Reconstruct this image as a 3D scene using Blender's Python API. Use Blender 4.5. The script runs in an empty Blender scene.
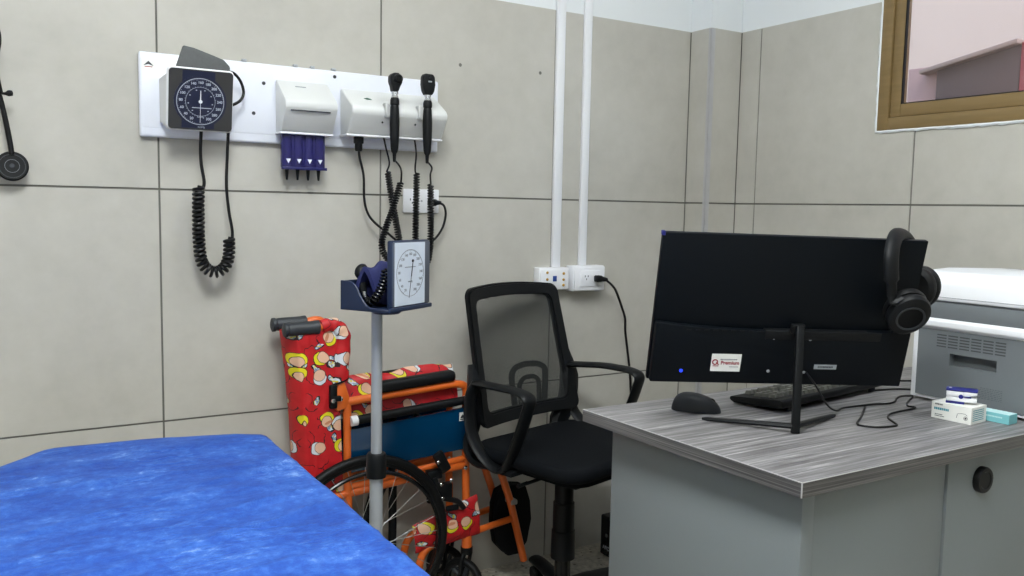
import bpy, bmesh, math, random
from mathutils import Vector, Matrix, Quaternion
random.seed(7)
PI = math.pi
V = Vector
scene = bpy.context.scene
COL = scene.collection

# ------------------------------------------------------------------ materials
def s2l(c):
    return c / 12.92 if c <= 0.04045 else ((c + 0.055) / 1.055) ** 2.4
def rgb(r, g, b):
    return (s2l(r / 255), s2l(g / 255), s2l(b / 255), 1.0)

class NT:
    def __init__(self, name):
        self.m = bpy.data.materials.new(name); self.m.use_nodes = True
        self.t = self.m.node_tree; self.b = self.t.nodes['Principled BSDF']
        self.out = self.t.nodes['Material Output']
    def n(self, kind, **kw):
        x = self.t.nodes.new('ShaderNode' + kind)
        for k, v in kw.items(): setattr(x, k, v)
        return x
    def l(self, a, b): self.t.links.new(a, b)
    def math(self, op, a, b=None, c=None):
        x = self.n('Math', operation=op)
        for i, q in enumerate((a, b, c)):
            if q is None: continue
            if isinstance(q, (int, float)): x.inputs[i].default_value = q
            else: self.l(q, x.inputs[i])
        return x.outputs[0]
    def mix(self, fac, a, b):
        x = self.n('Mix', data_type='RGBA')
        for s, q in ((x.inputs[0], fac), (x.inputs[6], a), (x.inputs[7], b)):
            if isinstance(q, (int, float, tuple)): s.default_value = q
            else: self.l(q, s)
        return x.outputs[2]
    def noise(self, scale, detail=3, vec=None, rough=0.5):
        x = self.n('TexNoise'); x.inputs['Scale'].default_value = scale
        x.inputs['Detail'].default_value = detail; x.inputs['Roughness'].default_value = rough
        if vec is not None: self.l(vec, x.inputs['Vector'])
        return x
    def ramp(self, fac, stops):
        x = self.n('ValToRGB'); e = x.color_ramp.elements
        while len(e) < len(stops): e.new(0.5)
        for i, (p, c) in enumerate(stops):
            e[i].position = p; e[i].color = c
        self.l(fac, x.inputs[0]); return x.outputs[0]
    def coord(self, which='Object', scale=None):
        x = self.n('TexCoord').outputs[which]
        if scale:
            mp = self.n('Mapping'); mp.inputs['Scale'].default_value = scale; self.l(x, mp.inputs['Vector']); x = mp.outputs[0]
        return x
    def bump(self, h, strength=0.2, dist=0.002):
        x = self.n('Bump'); x.inputs['Strength'].default_value = strength; x.inputs['Distance'].default_value = dist
        self.l(h, x.inputs['Height']); self.l(x.outputs[0], self.b.inputs['Normal'])

MATS = {}
def mat(name, col, rough=0.5, metal=0.0, var=0.06, scale=30, spec=0.5, bump=0.0, coat=0.0, trans=0.0, alpha=None):
    if name in MATS: return MATS[name]
    k = NT(name); b = k.b
    nz = k.noise(scale, 3, k.coord())
    lo = tuple(c * (1 - var) for c in col[:3]) + (1,); hi = tuple(min(1, c * (1 + var)) for c in col[:3]) + (1,)
    k.l(k.mix(nz.outputs[0], lo, hi), b.inputs['Base Color'])
    b.inputs['Roughness'].default_value = rough; b.inputs['Metallic'].default_value = metal
    b.inputs['Specular IOR Level'].default_value = spec
    if coat: b.inputs['Coat Weight'].default_value = coat; b.inputs['Coat Roughness'].default_value = 0.1
    if trans: b.inputs['Transmission Weight'].default_value = trans
    if alpha is not None: b.inputs['Alpha'].default_value = alpha
    if bump: k.bump(nz.outputs[0], bump, 0.001)
    MATS[name] = k.m
    return k.m

M = {}
M['plaster'] = mat('white_plaster', rgb(226, 230, 232), 0.7, var=0.02, scale=8, bump=0.05)
M['grout'] = mat('dark_grout', rgb(108, 106, 100), 0.9)
M['white_plastic'] = mat('white_plastic', rgb(232, 233, 236), 0.35, var=0.015)
M['white_metal'] = mat('white_enamel_board', rgb(226, 229, 238), 0.3, var=0.015)
M['ivory_plastic'] = mat('ivory_plastic', rgb(212, 213, 211), 0.4, var=0.02)
M['black_plastic'] = mat('black_plastic', rgb(14, 16, 18), 0.45, spec=0.22)
M['black_soft'] = mat('black_soft_plastic', rgb(14, 16, 18), 0.5, bump=0.1, scale=400, spec=0.22)
M['black_rubber'] = mat('black_rubber', rgb(14, 15, 16), 0.5, var=0.1, scale=60, spec=0.25)
M['grip_rubber'] = mat('dark_grey_grip', rgb(40, 44, 49), 0.5, var=0.1, scale=120, bump=0.15)
M['black_gloss'] = mat('glossy_black', rgb(10, 11, 13), 0.22, spec=0.4)
M['cord'] = mat('black_cord', rgb(11, 11, 13), 0.4, spec=0.35)
M['chrome'] = mat('chrome', rgb(205, 207, 210), 0.2, 1.0)
M['steel'] = mat('brushed_aluminium', rgb(168, 172, 177), 0.42, 0.35)
M['spoke_steel'] = mat('spoke_steel', rgb(185, 185, 182), 0.35, 0.9)
M['navy'] = mat('navy_plastic', rgb(23, 37, 64), 0.42, var=0.08)
M['navy_cloth'] = mat('navy_nylon', rgb(28, 34, 84), 0.7, var=0.2, scale=90, bump=0.3)
M['grey_cuff'] = mat('grey_nylon', rgb(88, 90, 91), 0.75, var=0.12, scale=120, bump=0.3)
M['dial_blue'] = mat('dark_blue_dial', rgb(16, 24, 52), 0.3, var=0.05)
M['dial_white'] = mat('pale_dial', rgb(198, 207, 220), 0.4, var=0.02)
M['bezel_grey'] = mat('dark_taupe_bezel', rgb(50, 50, 51), 0.35, var=0.04)
M['ink_white'] = mat('white_print', rgb(225, 228, 232), 0.5)
M['ink_dark'] = mat('dark_print', rgb(52, 54, 60), 0.6)
M['ink_grey'] = mat('grey_print', rgb(120, 124, 130), 0.6)
M['ink_red'] = mat('dark_red_print', rgb(150, 26, 40), 0.5)
M['ink_green'] = mat('green_print', rgb(30, 84, 66), 0.5)
M['ink_teal'] = mat('teal_print', rgb(70, 150, 165), 0.5)
M['orange'] = mat('orange_enamel', rgb(222, 104, 36), 0.35, var=0.05, coat=0.3)
M['blue_panel'] = mat('glossy_teal_vinyl', rgb(3, 56, 92), 0.14, var=0.12, scale=5, coat=0.4)
M['pcb_monitor'] = mat('monitor_black', rgb(4, 9, 15), 0.5, var=0.05, scale=200, bump=0.03, spec=0.17)
M['screen'] = mat('screen_glass', rgb(6, 7, 9), 0.1)
M['panel_grey'] = mat('grey_laminate', rgb(120, 126, 128), 0.42, var=0.02, scale=120)
M['printer_grey'] = mat('printer_grey', rgb(108, 113, 116), 0.5, var=0.02)
M['printer_dark'] = mat('printer_slot_dark', rgb(66, 69, 71), 0.6)
M['blue_plastic'] = mat('cobalt_plastic', rgb(28, 34, 120), 0.35)
M['card_white'] = mat('white_card', rgb(236, 236, 231), 0.7, var=0.02)
M['card_teal'] = mat('teal_card', rgb(120, 188, 194), 0.6, var=0.03)
M['card_pale'] = mat('pale_teal_card', rgb(188, 222, 224), 0.6, var=0.03)
M['label_silver'] = mat('silver_label', rgb(150, 156, 160), 0.5)
M['gold'] = mat('brass_contacts', rgb(190, 150, 70), 0.35, 0.7)
M['port_blue'] = mat('port_blue', rgb(40, 70, 140), 0.4)
M['purple'] = mat('violet_clear_plastic', rgb(44, 42, 104), 0.2, var=0.1, scale=30, alpha=0.74)
M['mattress'] = mat('black_vinyl', rgb(34, 36, 40), 0.5, bump=0.2, scale=200)
M['bag'] = mat('black_nylon', rgb(9, 11, 13), 0.8, spec=0.2, var=0.25, scale=80, bump=0.4)
M['seat_cloth'] = mat('black_upholstery', rgb(10, 13, 17), 0.8, var=0.2, scale=500, bump=0.3, spec=0.12)
M['key'] = mat('key_black', rgb(84, 84, 78), 0.4)
M['brown_frame'] = None
M['red_block'] = mat('dark_red_paint', rgb(170, 70, 78), 0.7)
M['out_wall'] = mat('pink_render', rgb(238, 214, 194), 0.9, var=0.05, scale=3)
M['out_pink'] = mat('rose_render', rgb(205, 172, 166), 0.9, var=0.05, scale=3)
M['out_dark'] = mat('dark_roofing', rgb(92, 80, 78), 0.8, var=0.15, scale=4)
M['out_ledge'] = mat('pale_ledge', rgb(186, 166, 154), 0.8, var=0.05, scale=4)

def emit(name, col, strength):
    k = NT(name)
    k.b.inputs['Base Color'].default_value = col
    k.b.inputs['Emission Color'].default_value = col
    k.b.inputs['Emission Strength'].default_value = strength
    return k.m
M['led'] = emit('blue_led', rgb(30, 60, 235), 1.2)
M['lamp'] = emit('lamp_diffuser', (0.945, 0.985, 0.985, 1), 14.0)
M['lamp_couch'] = emit('couch_lamp_diffuser', (0.945, 0.985, 0.985, 1), 34.0)

def tile_mat():
    k = NT('beige_porcelain_tile'); b = k.b
    co = k.coord()
    n1 = k.noise(2.2, 5, co, 0.6); n2 = k.noise(16, 4, co, 0.6)
    f = k.math('ADD', k.math('MULTIPLY', n1.outputs[0], 0.7), k.math('MULTIPLY', n2.outputs[0], 0.3))
    c = k.ramp(f, [(0.33, rgb(174, 171, 162)), (0.5, rgb(184, 181, 172)), (0.68, rgb(193, 190, 182))])
    k.l(c, b.inputs['Base Color'])
    b.inputs['Roughness'].default_value = 0.42
    b.inputs['Specular IOR Level'].default_value = 0.4
    k.bump(n2.outputs[0], 0.04, 0.001)
    return k.m
M['tile'] = tile_mat()

def floor_mat():
    k = NT('speckled_terrazzo'); b = k.b; co = k.coord()
    v = k.n('TexVoronoi'); v.inputs['Scale'].default_value = 90; k.l(co, v.inputs['Vector'])
    n1 = k.noise(60, 4, co)
    base = k.ramp(n1.outputs[0], [(0.35, rgb(150, 145, 132)), (0.55, rgb(178, 172, 158)), (0.75, rgb(196, 190, 177))])
    sp = k.n('SeparateColor'); k.l(v.outputs['Color'], sp.inputs[0])
    dark = k.math('GREATER_THAN', sp.outputs[0], 0.90)
    near = k.math('LESS_THAN', v.outputs['Distance'], 0.42)
    k.l(k.mix(k.math('MULTIPLY', dark, near), base, rgb(96, 88, 78)), b.inputs['Base Color'])
    b.inputs['Roughness'].default_value = 0.5
    return k.m
M['floor'] = floor_mat()

def wood_grey():
    k = NT('grey_wood_laminate'); b = k.b
    co = k.coord('Object', (3.0, 66, 66))
    n1 = k.noise(1.6, 5, co, 0.65)
    co2 = k.coord('Object', (2.2, 230, 230))
    n2 = k.noise(1.5, 3, co2, 0.6)
    f = k.math('ADD', k.math('MULTIPLY', n1.outputs[0], 0.62), k.math('MULTIPLY', n2.outputs[0], 0.38))
    c = k.ramp(f, [(0.38, rgb(80, 78, 79)), (0.48, rgb(114, 112, 113)), (0.56, rgb(138, 136, 137)), (0.66, rgb(190, 188, 189))])
    k.l(c, b.inputs['Base Color']); b.inputs['Roughness'].default_value = 0.42
    k.bump(n2.outputs[0], 0.08, 0.0006)
    return k.m
M['desk_top'] = wood_grey()
def edge_mat():
    k = NT('grey_wood_edge_band'); b = k.b
    n = k.noise(1.5, 4, k.coord('Object', (2, 2, 320)), 0.6)
    k.l(k.ramp(n.outputs[0], [(0.35, rgb(62, 61, 61)), (0.55, rgb(96, 94, 93)), (0.72, rgb(128, 126, 124))]), b.inputs['Base Color'])
    b.inputs['Roughness'].default_value = 0.45
    return k.m
M['edge_band'] = edge_mat()

def brown_alu():
    k = NT('bronze_brown_frame'); b = k.b
    co = k.coord('Object', (40, 3, 40))
    n1 = k.noise(2, 4, co)
    k.l(k.mix(n1.outputs[0], rgb(112, 92, 56), rgb(140, 116, 76)), b.inputs['Base Color'])
    b.inputs['Roughness'].default_value = 0.42
    return k.m
M['brown_frame'] = brown_alu()

def sheet_mat():
    k = NT('blue_nonwoven_sheet'); b = k.b; co = k.coord()
    n1 = k.noise(5, 8, k.coord('Object', (1.0, 1.2, 1)), 0.72)
    n2 = k.noise(55, 5, co, 0.75)
    n3 = k.noise(240, 2, co)
    w = k.noise(9, 5, k.coord('Object', (0.55, 1.9, 1)), 0.6)
    ridge = k.math('SUBTRACT', 1.0, k.math('MULTIPLY', k.math('ABSOLUTE', k.math('SUBTRACT', w.outputs[0], 0.5)), 22.0))
    ridge = k.math('MULTIPLY', k.math('MAXIMUM', ridge, 0.0), k.math('GREATER_THAN', k.noise(4, 2, co).outputs[0], 0.5))
    f = k.math('ADD', k.math('MULTIPLY', n1.outputs[0], 0.6), k.math('MULTIPLY', n2.outputs[0], 0.4))
    f = k.math('ADD', f, k.math('MULTIPLY', ridge, 0.05))
    c = k.ramp(f, [(0.37, rgb(24, 56, 134)), (0.49, rgb(35, 77, 160)), (0.57, rgb(54, 98, 178)), (0.68, rgb(126, 158, 214))])  # pale stops put the gloss and translucency of crumpled cloth into the colour
    k.l(c, b.inputs['Base Color'])
    b.inputs['Roughness'].default_value = 0.6
    b.inputs['Specular IOR Level'].default_value = 0.3
    h = k.math('ADD', k.math('MULTIPLY', n3.outputs[0], 0.08), k.math('ADD', k.math('MULTIPLY', n2.outputs[0], 0.25), k.math('ADD', w.outputs[0], k.math('MULTIPLY', ridge, 0.35))))
    k.bump(h, 0.6, 0.006)
    return k.m
M['sheet'] = sheet_mat()

def print_mat():
    """red cotton scattered with round peach and yellow discs and small pale shards"""
    k = NT('red_motif_print'); b = k.b
    co = k.coord()
    s = k.n('SeparateXYZ'); k.l(co, s.inputs[0])
    cb = k.n('CombineXYZ'); k.l(k.math('ADD', s.outputs[0], s.outputs[1]), cb.inputs[0]); k.l(s.outputs[2], cb.inputs[1])
    base = cb.outputs[0]
    dark = rgb(38, 20, 20)
    def cells(scale, rand, wob, off):
        vs = k.n('VectorMath', operation='MULTIPLY_ADD'); k.l(base, vs.inputs[0]); vs.inputs[1].default_value = (scale, scale, 0); vs.inputs[2].default_value = (off, off * 0.7, 0)
        dn = k.noise(2.4, 2, vs.outputs[0])
        dv = k.n('VectorMath', operation='MULTIPLY_ADD'); k.l(dn.outputs['Color'], dv.inputs[0]); dv.inputs[1].default_value = (wob, wob, 0); k.l(vs.outputs[0], dv.inputs[2])
        vo = k.n('TexVoronoi', voronoi_dimensions='2D'); vo.inputs['Scale'].default_value = 1; vo.inputs['Randomness'].default_value = rand
        k.l(dv.outputs[0], vo.inputs['Vector'])
        d = k.n('VectorMath', operation='SUBTRACT'); k.l(dv.outputs[0], d.inputs[0]); k.l(vo.outputs['Position'], d.inputs[1])
        rc = k.n('SeparateColor'); k.l(vo.outputs['Color'], rc.inputs[0])
        rot = k.n('VectorRotate', rotation_type='Z_AXIS'); k.l(d.outputs[0], rot.inputs['Vector']); k.l(k.math('MULTIPLY', rc.outputs[2], 6.283), rot.inputs['Angle'])
        ds = k.n('SeparateXYZ'); k.l(rot.outputs[0], ds.inputs[0])
        return vs.outputs[0], ds.outputs[0], ds.outputs[1], rc.outputs
    def disc(dx, dy, cx, cy, rad, sx=1.0, sy=1.0):
        x = k.math('MULTIPLY', k.math('SUBTRACT', dx, cx), 1 / sx); y = k.math('MULTIPLY', k.math('SUBTRACT', dy, cy), 1 / sy)
        return k.math('LESS_THAN', k.math('SQRT', k.math('ADD', k.math('MULTIPLY', x, x), k.math('MULTIPLY', y, y))), rad)
    vec, dx, dy, r = cells(17.0, 0.65, 0.12, 3.1)
    red = k.mix(k.noise(3, 3, vec).outputs[0], rgb(162, 12, 20), rgb(204, 24, 32))
    # thin dark curls and small pale shards on the ground
    v2, ex, ey, q = cells(24.0, 0.9, 0.45, 7.7)
    curl = k.math('MULTIPLY', disc(ex, ey, 0, 0, 0.42, 1.0, 0.55), k.math('SUBTRACT', 1.0, disc(ex, ey, 0.02, 0.05, 0.40, 1.0, 0.55)))
    c = k.mix(k.math('MULTIPLY', curl, k.math('GREATER_THAN', q[0], 0.45)), red, rgb(70, 6, 12))
    shard = k.math('MULTIPLY', disc(ex, ey, 0, 0, 0.34, 0.6, 1.1), k.math('LESS_THAN', q[0], 0.42))
    inner = k.math('MULTIPLY', disc(ex, ey, 0, 0, 0.27, 0.5, 1.1), k.math('LESS_THAN', q[0], 0.42))
    bits = k.noise(4.5, 2, v2)
    c = k.mix(shard, c, dark)
    sc = k.mix(k.math('GREATER_THAN', bits.outputs[0], 0.5), rgb(205, 212, 222), rgb(120, 146, 172))
    sc = k.mix(k.math('GREATER_THAN', k.noise(6, 1, v2).outputs[0], 0.58), sc, rgb(216, 200, 40))
    c = k.mix(inner, c, sc)
    # round two-tone discs with a dark outline
    on = k.math('GREATER_THAN', r[1], 0.22)
    def lay(c, m, col): return k.mix(k.math('MULTIPLY', m, on), c, col)
    second = k.mix(k.math('GREATER_THAN', r[0], 0.36), rgb(208, 212, 218), rgb(222, 208, 26))
    c = lay(c, disc(dx, dy, 0.03, 0.08, 0.33, 1.0, 0.9), dark)
    c = lay(c, disc(dx, dy, 0.03, 0.08, 0.30, 1.0, 0.9), second)
    c = lay(c, disc(dx, dy, -0.02, -0.07, 0.285, 1.0, 0.9), dark)
    c = lay(c, disc(dx, dy, -0.02, -0.07, 0.26, 1.0, 0.9), rgb(222, 178, 150))
    c = lay(c, k.math('MULTIPLY', disc(dx, dy, 0.05, -0.12, 0.14, 1.6, 0.5), k.math('GREATER_THAN', r[0], 0.55)), rgb(196, 128, 96))
    k.l(c, b.inputs['Base Color']); b.inputs['Roughness'].default_value = 0.55
    k.bump(k.noise(14, 3, co).outputs[0], 0.5, 0.006)
    return k.m
M['print'] = print_mat()

def mesh_fabric():
    k = NT('black_mesh_net'); b = k.b
    co = k.coord()
    s = k.n('SeparateXYZ'); k.l(co, s.inputs[0])
    a = k.math('GREATER_THAN', k.math('SINE', k.math('MULTIPLY', s.outputs[1], 2 * PI / 0.0024)), -0.42)
    z = k.math('GREATER_THAN', k.math('SINE', k.math('MULTIPLY', s.outputs[2], 2 * PI / 0.0024)), -0.55)
    hole = k.math('MULTIPLY', a, z)
    b.inputs['Base Color'].default_value = rgb(44, 46, 44); b.inputs['Roughness'].default_value = 0.8
    al = k.math('SUBTRACT', 1.0, k.math('MULTIPLY', hole, 0.96)); k.l(al, b.inputs['Alpha'])
    return k.m
M['net'] = mesh_fabric()

def glass_mat():
    k = NT('hazy_window_glass'); b = k.b
    n = k.noise(5, 3, k.coord())
    tr = k.n('BsdfTransparent'); tr.inputs[0].default_value = (0.93, 0.90, 0.88, 1)
    k.b.inputs['Base Color'].default_value = rgb(200, 180, 176); k.b.inputs['Roughness'].default_value = 0.08
    mx = k.n('MixShader'); k.l(k.math('MULTIPLY_ADD', n.outputs[0], 0.05, 0.05), mx.inputs[0])
    k.l(tr.outputs[0], mx.inputs[1]); k.l(b.outputs[0], mx.inputs[2]); k.l(mx.outputs[0], k.out.inputs[0])
    return k.m
M['glass'] = glass_mat()

def clear_mat():
    k = NT('clear_cover')
    k.b.inputs['Base Color'].default_value = (1, 1, 1, 1); k.b.inputs['Roughness'].default_value = 0.05
    k.b.inputs['Alpha'].default_value = 0.06
    return k.m
M['clear'] = clear_mat()

# ------------------------------------------------------------------ mesh builder
def catmull(pts, n=8):
    P = [V(p) for p in pts]
    if len(P) < 3: return P
    out = []
    Q = [P[0] * 2 - P[1]] + P + [P[-1] * 2 - P[-2]]
    for i in range(1, len(Q) - 2):
        a, b, c, d = Q[i - 1], Q[i], Q[i + 1], Q[i + 2]
        for j in range(n):
            t = j / n
            out.append(0.5 * ((2 * b) + (c - a) * t + (2 * a - 5 * b + 4 * c - d) * t * t + (3 * b - a - 3 * c + d) * t ** 3))
    out.append(P[-1]); return out

def fillet(pts, r, n=5):
    """polyline with rounded corners"""
    P = [V(p) for p in pts]; out = [P[0]]
    for i in range(1, len(P) - 1):
        a = (P[i - 1] - P[i]); b = (P[i + 1] - P[i]); rr = min(r, a.length * 0.49, b.length * 0.49)
        a = P[i] + a.normalized() * rr; b = P[i] + b.normalized() * rr
        for j in range(n + 1):
            t = j / n; out.append(a * (1 - t) ** 2 + P[i] * 2 * t * (1 - t) + b * t * t)
    out.append(P[-1]); return out

class MB:
    def __init__(self): self.bm = bmesh.new(); self.mats = []
    def _merge(self, bm, mtx=None, mi=0):
        if mtx is not None: bm.transform(mtx)
        for f in bm.faces: f.material_index = mi
        me = bpy.data.meshes.new('tmp'); bm.to_mesh(me); bm.free()
        self.bm.from_mesh(me); bpy.data.meshes.remove(me)
        return self
    def box(self, lo, hi, bev=0.0, seg=2, mtx=None, mi=0):
        bm = bmesh.new(); bmesh.ops.create_cube(bm, size=1)
        lo, hi = V(lo), V(hi); c = (lo + hi) / 2; s = hi - lo
        for v in bm.verts: v.co = V((v.co.x * s.x, v.co.y * s.y, v.co.z * s.z)) + c
        if bev: bmesh.ops.bevel(bm, geom=bm.edges[:], offset=min(bev, min(s) * 0.49), segments=seg, affect='EDGES', profile=0.5)
        return self._merge(bm, mtx, mi)
    def prism(self, poly, d0, d1, axis='y', bev=0.0, seg=2, mtx=None, mi=0):
        """poly of 2D points; axis y -> (x,z) profile swept along y, x -> (y,z), z -> (x,y)"""
        f = {'y': lambda p, d: (p[0], d, p[1]), 'x': lambda p, d: (d, p[0], p[1]), 'z': lambda p, d: (p[0], p[1], d)}[axis]
        bm = bmesh.new()
        a = [bm.verts.new(f(p, d0)) for p in poly]; b = [bm.verts.new(f(p, d1)) for p in poly]
        n = len(poly); bm.faces.new(a); bm.faces.new(b[::-1])
        for i in range(n): bm.faces.new((a[i], b[i], b[(i + 1) % n], a[(i + 1) % n]))
        bmesh.ops.recalc_face_normals(bm, faces=bm.faces[:])
        if bev: bmesh.ops.bevel(bm, geom=[e for e in bm.edges if e.calc_face_angle(0) > 0.3], offset=bev, segments=seg, affect='EDGES', profile=0.5)
        return self._merge(bm, mtx, mi)
    def tube(self, path, r, seg=10, closed=False, caps=True, mtx=None, mi=0, flat=None):
        P = [V(p) for p in path]; n = len(P)
        R = r if isinstance(r, (list, tuple)) else [r] * n
        bm = bmesh.new(); rings = []; up = None
        for i in range(n):
            if closed: t = P[(i + 1) % n] - P[i - 1]
            else: t = P[min(i + 1, n - 1)] - P[max(i - 1, 0)]
            if t.length < 1e-9: t = V((0, 0, 1))
            t.normalize()
            if up is None:
                up = V((0, 0, 1)) if abs(t.z) < 0.9 else V((1, 0, 0))
                if flat is not None: up = V(flat[2])
            up = (up - t * up.dot(t)).normalized(); s = t.cross(up)
            ra, rb = (R[i] * flat[0], R[i] * flat[1]) if flat else (R[i], R[i])
            rings.append([bm.verts.new(P[i] + up * math.cos(2 * PI * j / seg) * ra + s * math.sin(2 * PI * j / seg) * rb) for j in range(seg)])
        m = n if closed else n - 1
        for i in range(m):
            a, b = rings[i], rings[(i + 1) % n]
            for j in range(seg): bm.faces.new((a[j], a[(j + 1) % seg], b[(j + 1) % seg], b[j]))
        if caps and not closed: bm.faces.new(rings[0][::-1]); bm.faces.new(rings[-1])
        bmesh.ops.recalc_face_normals(bm, faces=bm.faces[:])
        return self._merge(bm, mtx, mi)
    def lathe(self, prof, seg=24, mtx=None, mi=0, sx=1, sy=1):
        bm = bmesh.new(); rings = []
        for r, z in prof:
            if r < 1e-6: rings.append([bm.verts.new((0, 0, z))])
            else: rings.append([bm.verts.new((r * sx * math.cos(2 * PI * j / seg), r * sy * math.sin(2 * PI * j / seg), z)) for j in range(seg)])
        for a, b in zip(rings, rings[1:]):
            for j in range(seg):
                j2 = (j + 1) % seg
                if len(a) == 1 and len(b) == 1: continue
                if len(a) == 1: bm.faces.new((a[0], b[j2], b[j]))
                elif len(b) == 1: bm.faces.new((a[j], a[j2], b[0]))
                else: bm.faces.new((a[j], a[j2], b[j2], b[j]))
        if len(rings[0]) > 1: bm.faces.new(rings[0][::-1])
        if len(rings[-1]) > 1: bm.faces.new(rings[-1])
        bmesh.ops.recalc_face_normals(bm, faces=bm.faces[:])
        return self._merge(bm, mtx, mi)
    def ball(self, c, r, mtx=None, mi=0, seg=14):
        bm = bmesh.new(); bmesh.ops.create_uvsphere(bm, u_segments=seg, v_segments=max(6, seg // 2 + 1), radius=1)
        r = V((r, r, r)) if isinstance(r, (int, float)) else V(r)
        for v in bm.verts: v.co = V((v.co.x * r.x, v.co.y * r.y, v.co.z * r.z)) + V(c)
        return self._merge(bm, mtx, mi)
    def grid(self, fn, nu, nv, thick=0.0, mtx=None, mi=0, closed_u=False):
        bm = bmesh.new()
        vs = [[bm.verts.new(fn(i / (nu if closed_u else nu - 1), j / (nv - 1))) for j in range(nv)] for i in range(nu)]
        for i in range(nu if closed_u else nu - 1):
            for j in range(nv - 1):
                i2 = (i + 1) % nu
                bm.faces.new((vs[i][j], vs[i2][j], vs[i2][j + 1], vs[i][j + 1]))
        bmesh.ops.recalc_face_normals(bm, faces=bm.faces[:])
        if thick: bmesh.ops.solidify(bm, geom=bm.faces[:], thickness=thick)
        return self._merge(bm, mtx, mi)
    def quad(self, pts, mi=0):
        self.bm.faces.new([self.bm.verts.new(p) for p in pts]).material_index = mi; return self
    def text(self, body, size, mtx, depth=0.0003, align='CENTER', mi=0, bold=0.0):
        cu = bpy.data.curves.new('t', 'FONT'); cu.body = body; cu.size = size; cu.extrude = depth / 2; cu.offset = bold
        cu.align_x = align; cu.align_y = 'CENTER'; cu.resolution_u = 3
        o = bpy.data.objects.new('t', cu); COL.objects.link(o); bpy.context.view_layer.update()
        me = bpy.data.meshes.new_from_object(o.evaluated_get(bpy.context.evaluated_depsgraph_get()))
        bm = bmesh.new(); bm.from_mesh(me); bpy.data.objects.remove(o); bpy.data.meshes.remove(me); bpy.data.curves.remove(cu)
        return self._merge(bm, mtx, mi)
    def ring(self, r0, r1, z0, z1, seg=40, mtx=None, mi=0):
        return self.tubeprof([(r0, z0), (r1, z0), (r1, z1), (r0, z1)], seg, mtx, mi)
    def tubeprof(self, prof, seg=40, mtx=None, mi=0):
        """closed profile (r,z) revolved about z"""
        bm = bmesh.new(); n = len(prof)
        rings = [[bm.verts.new((r * math.cos(2 * PI * j / seg), r * math.sin(2 * PI * j / seg), z)) for r, z in prof] for j in range(seg)]
        for j in range(seg):
            a, b = rings[j], rings[(j + 1) % seg]
            for i in range(n): bm.faces.new((a[i], b[i], b[(i + 1) % n], a[(i + 1) % n]))
        bmesh.ops.recalc_face_normals(bm, faces=bm.faces[:])
        return self._merge(bm, mtx, mi)

def world_of(o):
    m = Matrix.Identity(4)
    while o is not None:
        m = o.matrix_basis @ m; o = o.parent
    return m

def obj(name, mb, mats, parent=None, world=True, smooth=35, label=None):
    """one mesh object; geometry in world coords when world=True, moved into the parent's frame"""
    me = bpy.data.meshes.new(name)
    if parent is not None and world: mb.bm.transform(world_of(parent).inverted())
    mb.bm.to_mesh(me); mb.bm.free()
    for m in (mats if isinstance(mats, (list, tuple)) else [mats]): me.materials.append(m)
    if smooth:
        for p in me.polygons: p.use_smooth = True
        me.set_sharp_from_angle(angle=math.radians(smooth))
    o = bpy.data.objects.new(name, me); COL.objects.link(o)
    if parent is not None: o.parent = parent
    if label: o['label'] = label
    return o

def tag(o, label, cat, group=None):
    o['label'] = label; o['category'] = cat
    if group: o['group'] = group
    return o
def thing(name, label, cat, loc=(0, 0, 0), rot=None, group=None):
    o = bpy.data.objects.new(name, None); COL.objects.link(o); o.empty_display_size = 0.05
    o.location = loc
    if rot is not None: o.rotation_euler = rot
    return tag(o, label, cat, group)
def struct(name, mb, mats, parent=None, smooth=35):
    o = obj(name, mb, mats, parent, True, smooth); o['kind'] = 'structure'; return o
def base_at(o, p):
    """move a single-mesh thing's origin to p"""
    o.data.transform(Matrix.Translation(-V(p))); o.location = p; return o
def frame(origin, x, y, z):
    m = Matrix.Identity(4)
    for i, a in enumerate((x, y, z)):
        for j in range(3): m[j][i] = a[j]
    m.translation = V(origin); return m
def wallframe(x, z, y=0.0):
    """local xy on the back wall, local z out of the wall toward the room"""
    return frame((x, y, z), V((1, 0, 0)), V((0, 0, 1)), V((0, -1, 0)))
def coil(path, R, r, turns, per=12, seg=6):
    P = catmull(path, 10)
    L = [0]
    for a, b in zip(P, P[1:]): L.append(L[-1] + (b - a).length)
    T = L[-1]; N = int(turns * per); out = []
    up = V((0, 1, 0)); k = 0
    for i in range(N + 1):
        s = T * i / N
        while k < len(L) - 2 and L[k + 1] < s: k += 1
        t = (s - L[k]) / max(1e-9, L[k + 1] - L[k]); p = P[k].lerp(P[k + 1], t)
        d = (P[k + 1] - P[k]).normalized(); u = (up - d * up.dot(d)).normalized(); w = d.cross(u)
        a = 2 * PI * turns * i / N
        out.append(p + u * math.cos(a) * R + w * math.sin(a) * R)
    return out

# ------------------------------------------------------------------ the room
CEIL = 2.72; X0 = -3.5; Y0 = -3.4; T0 = 1.802; TILE = 0.6; G = 0.0026
HOLE = (-2.0, -0.668, 1.421, 2.25)   # window opening in the right wall: y0,y1,z0,z1

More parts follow.
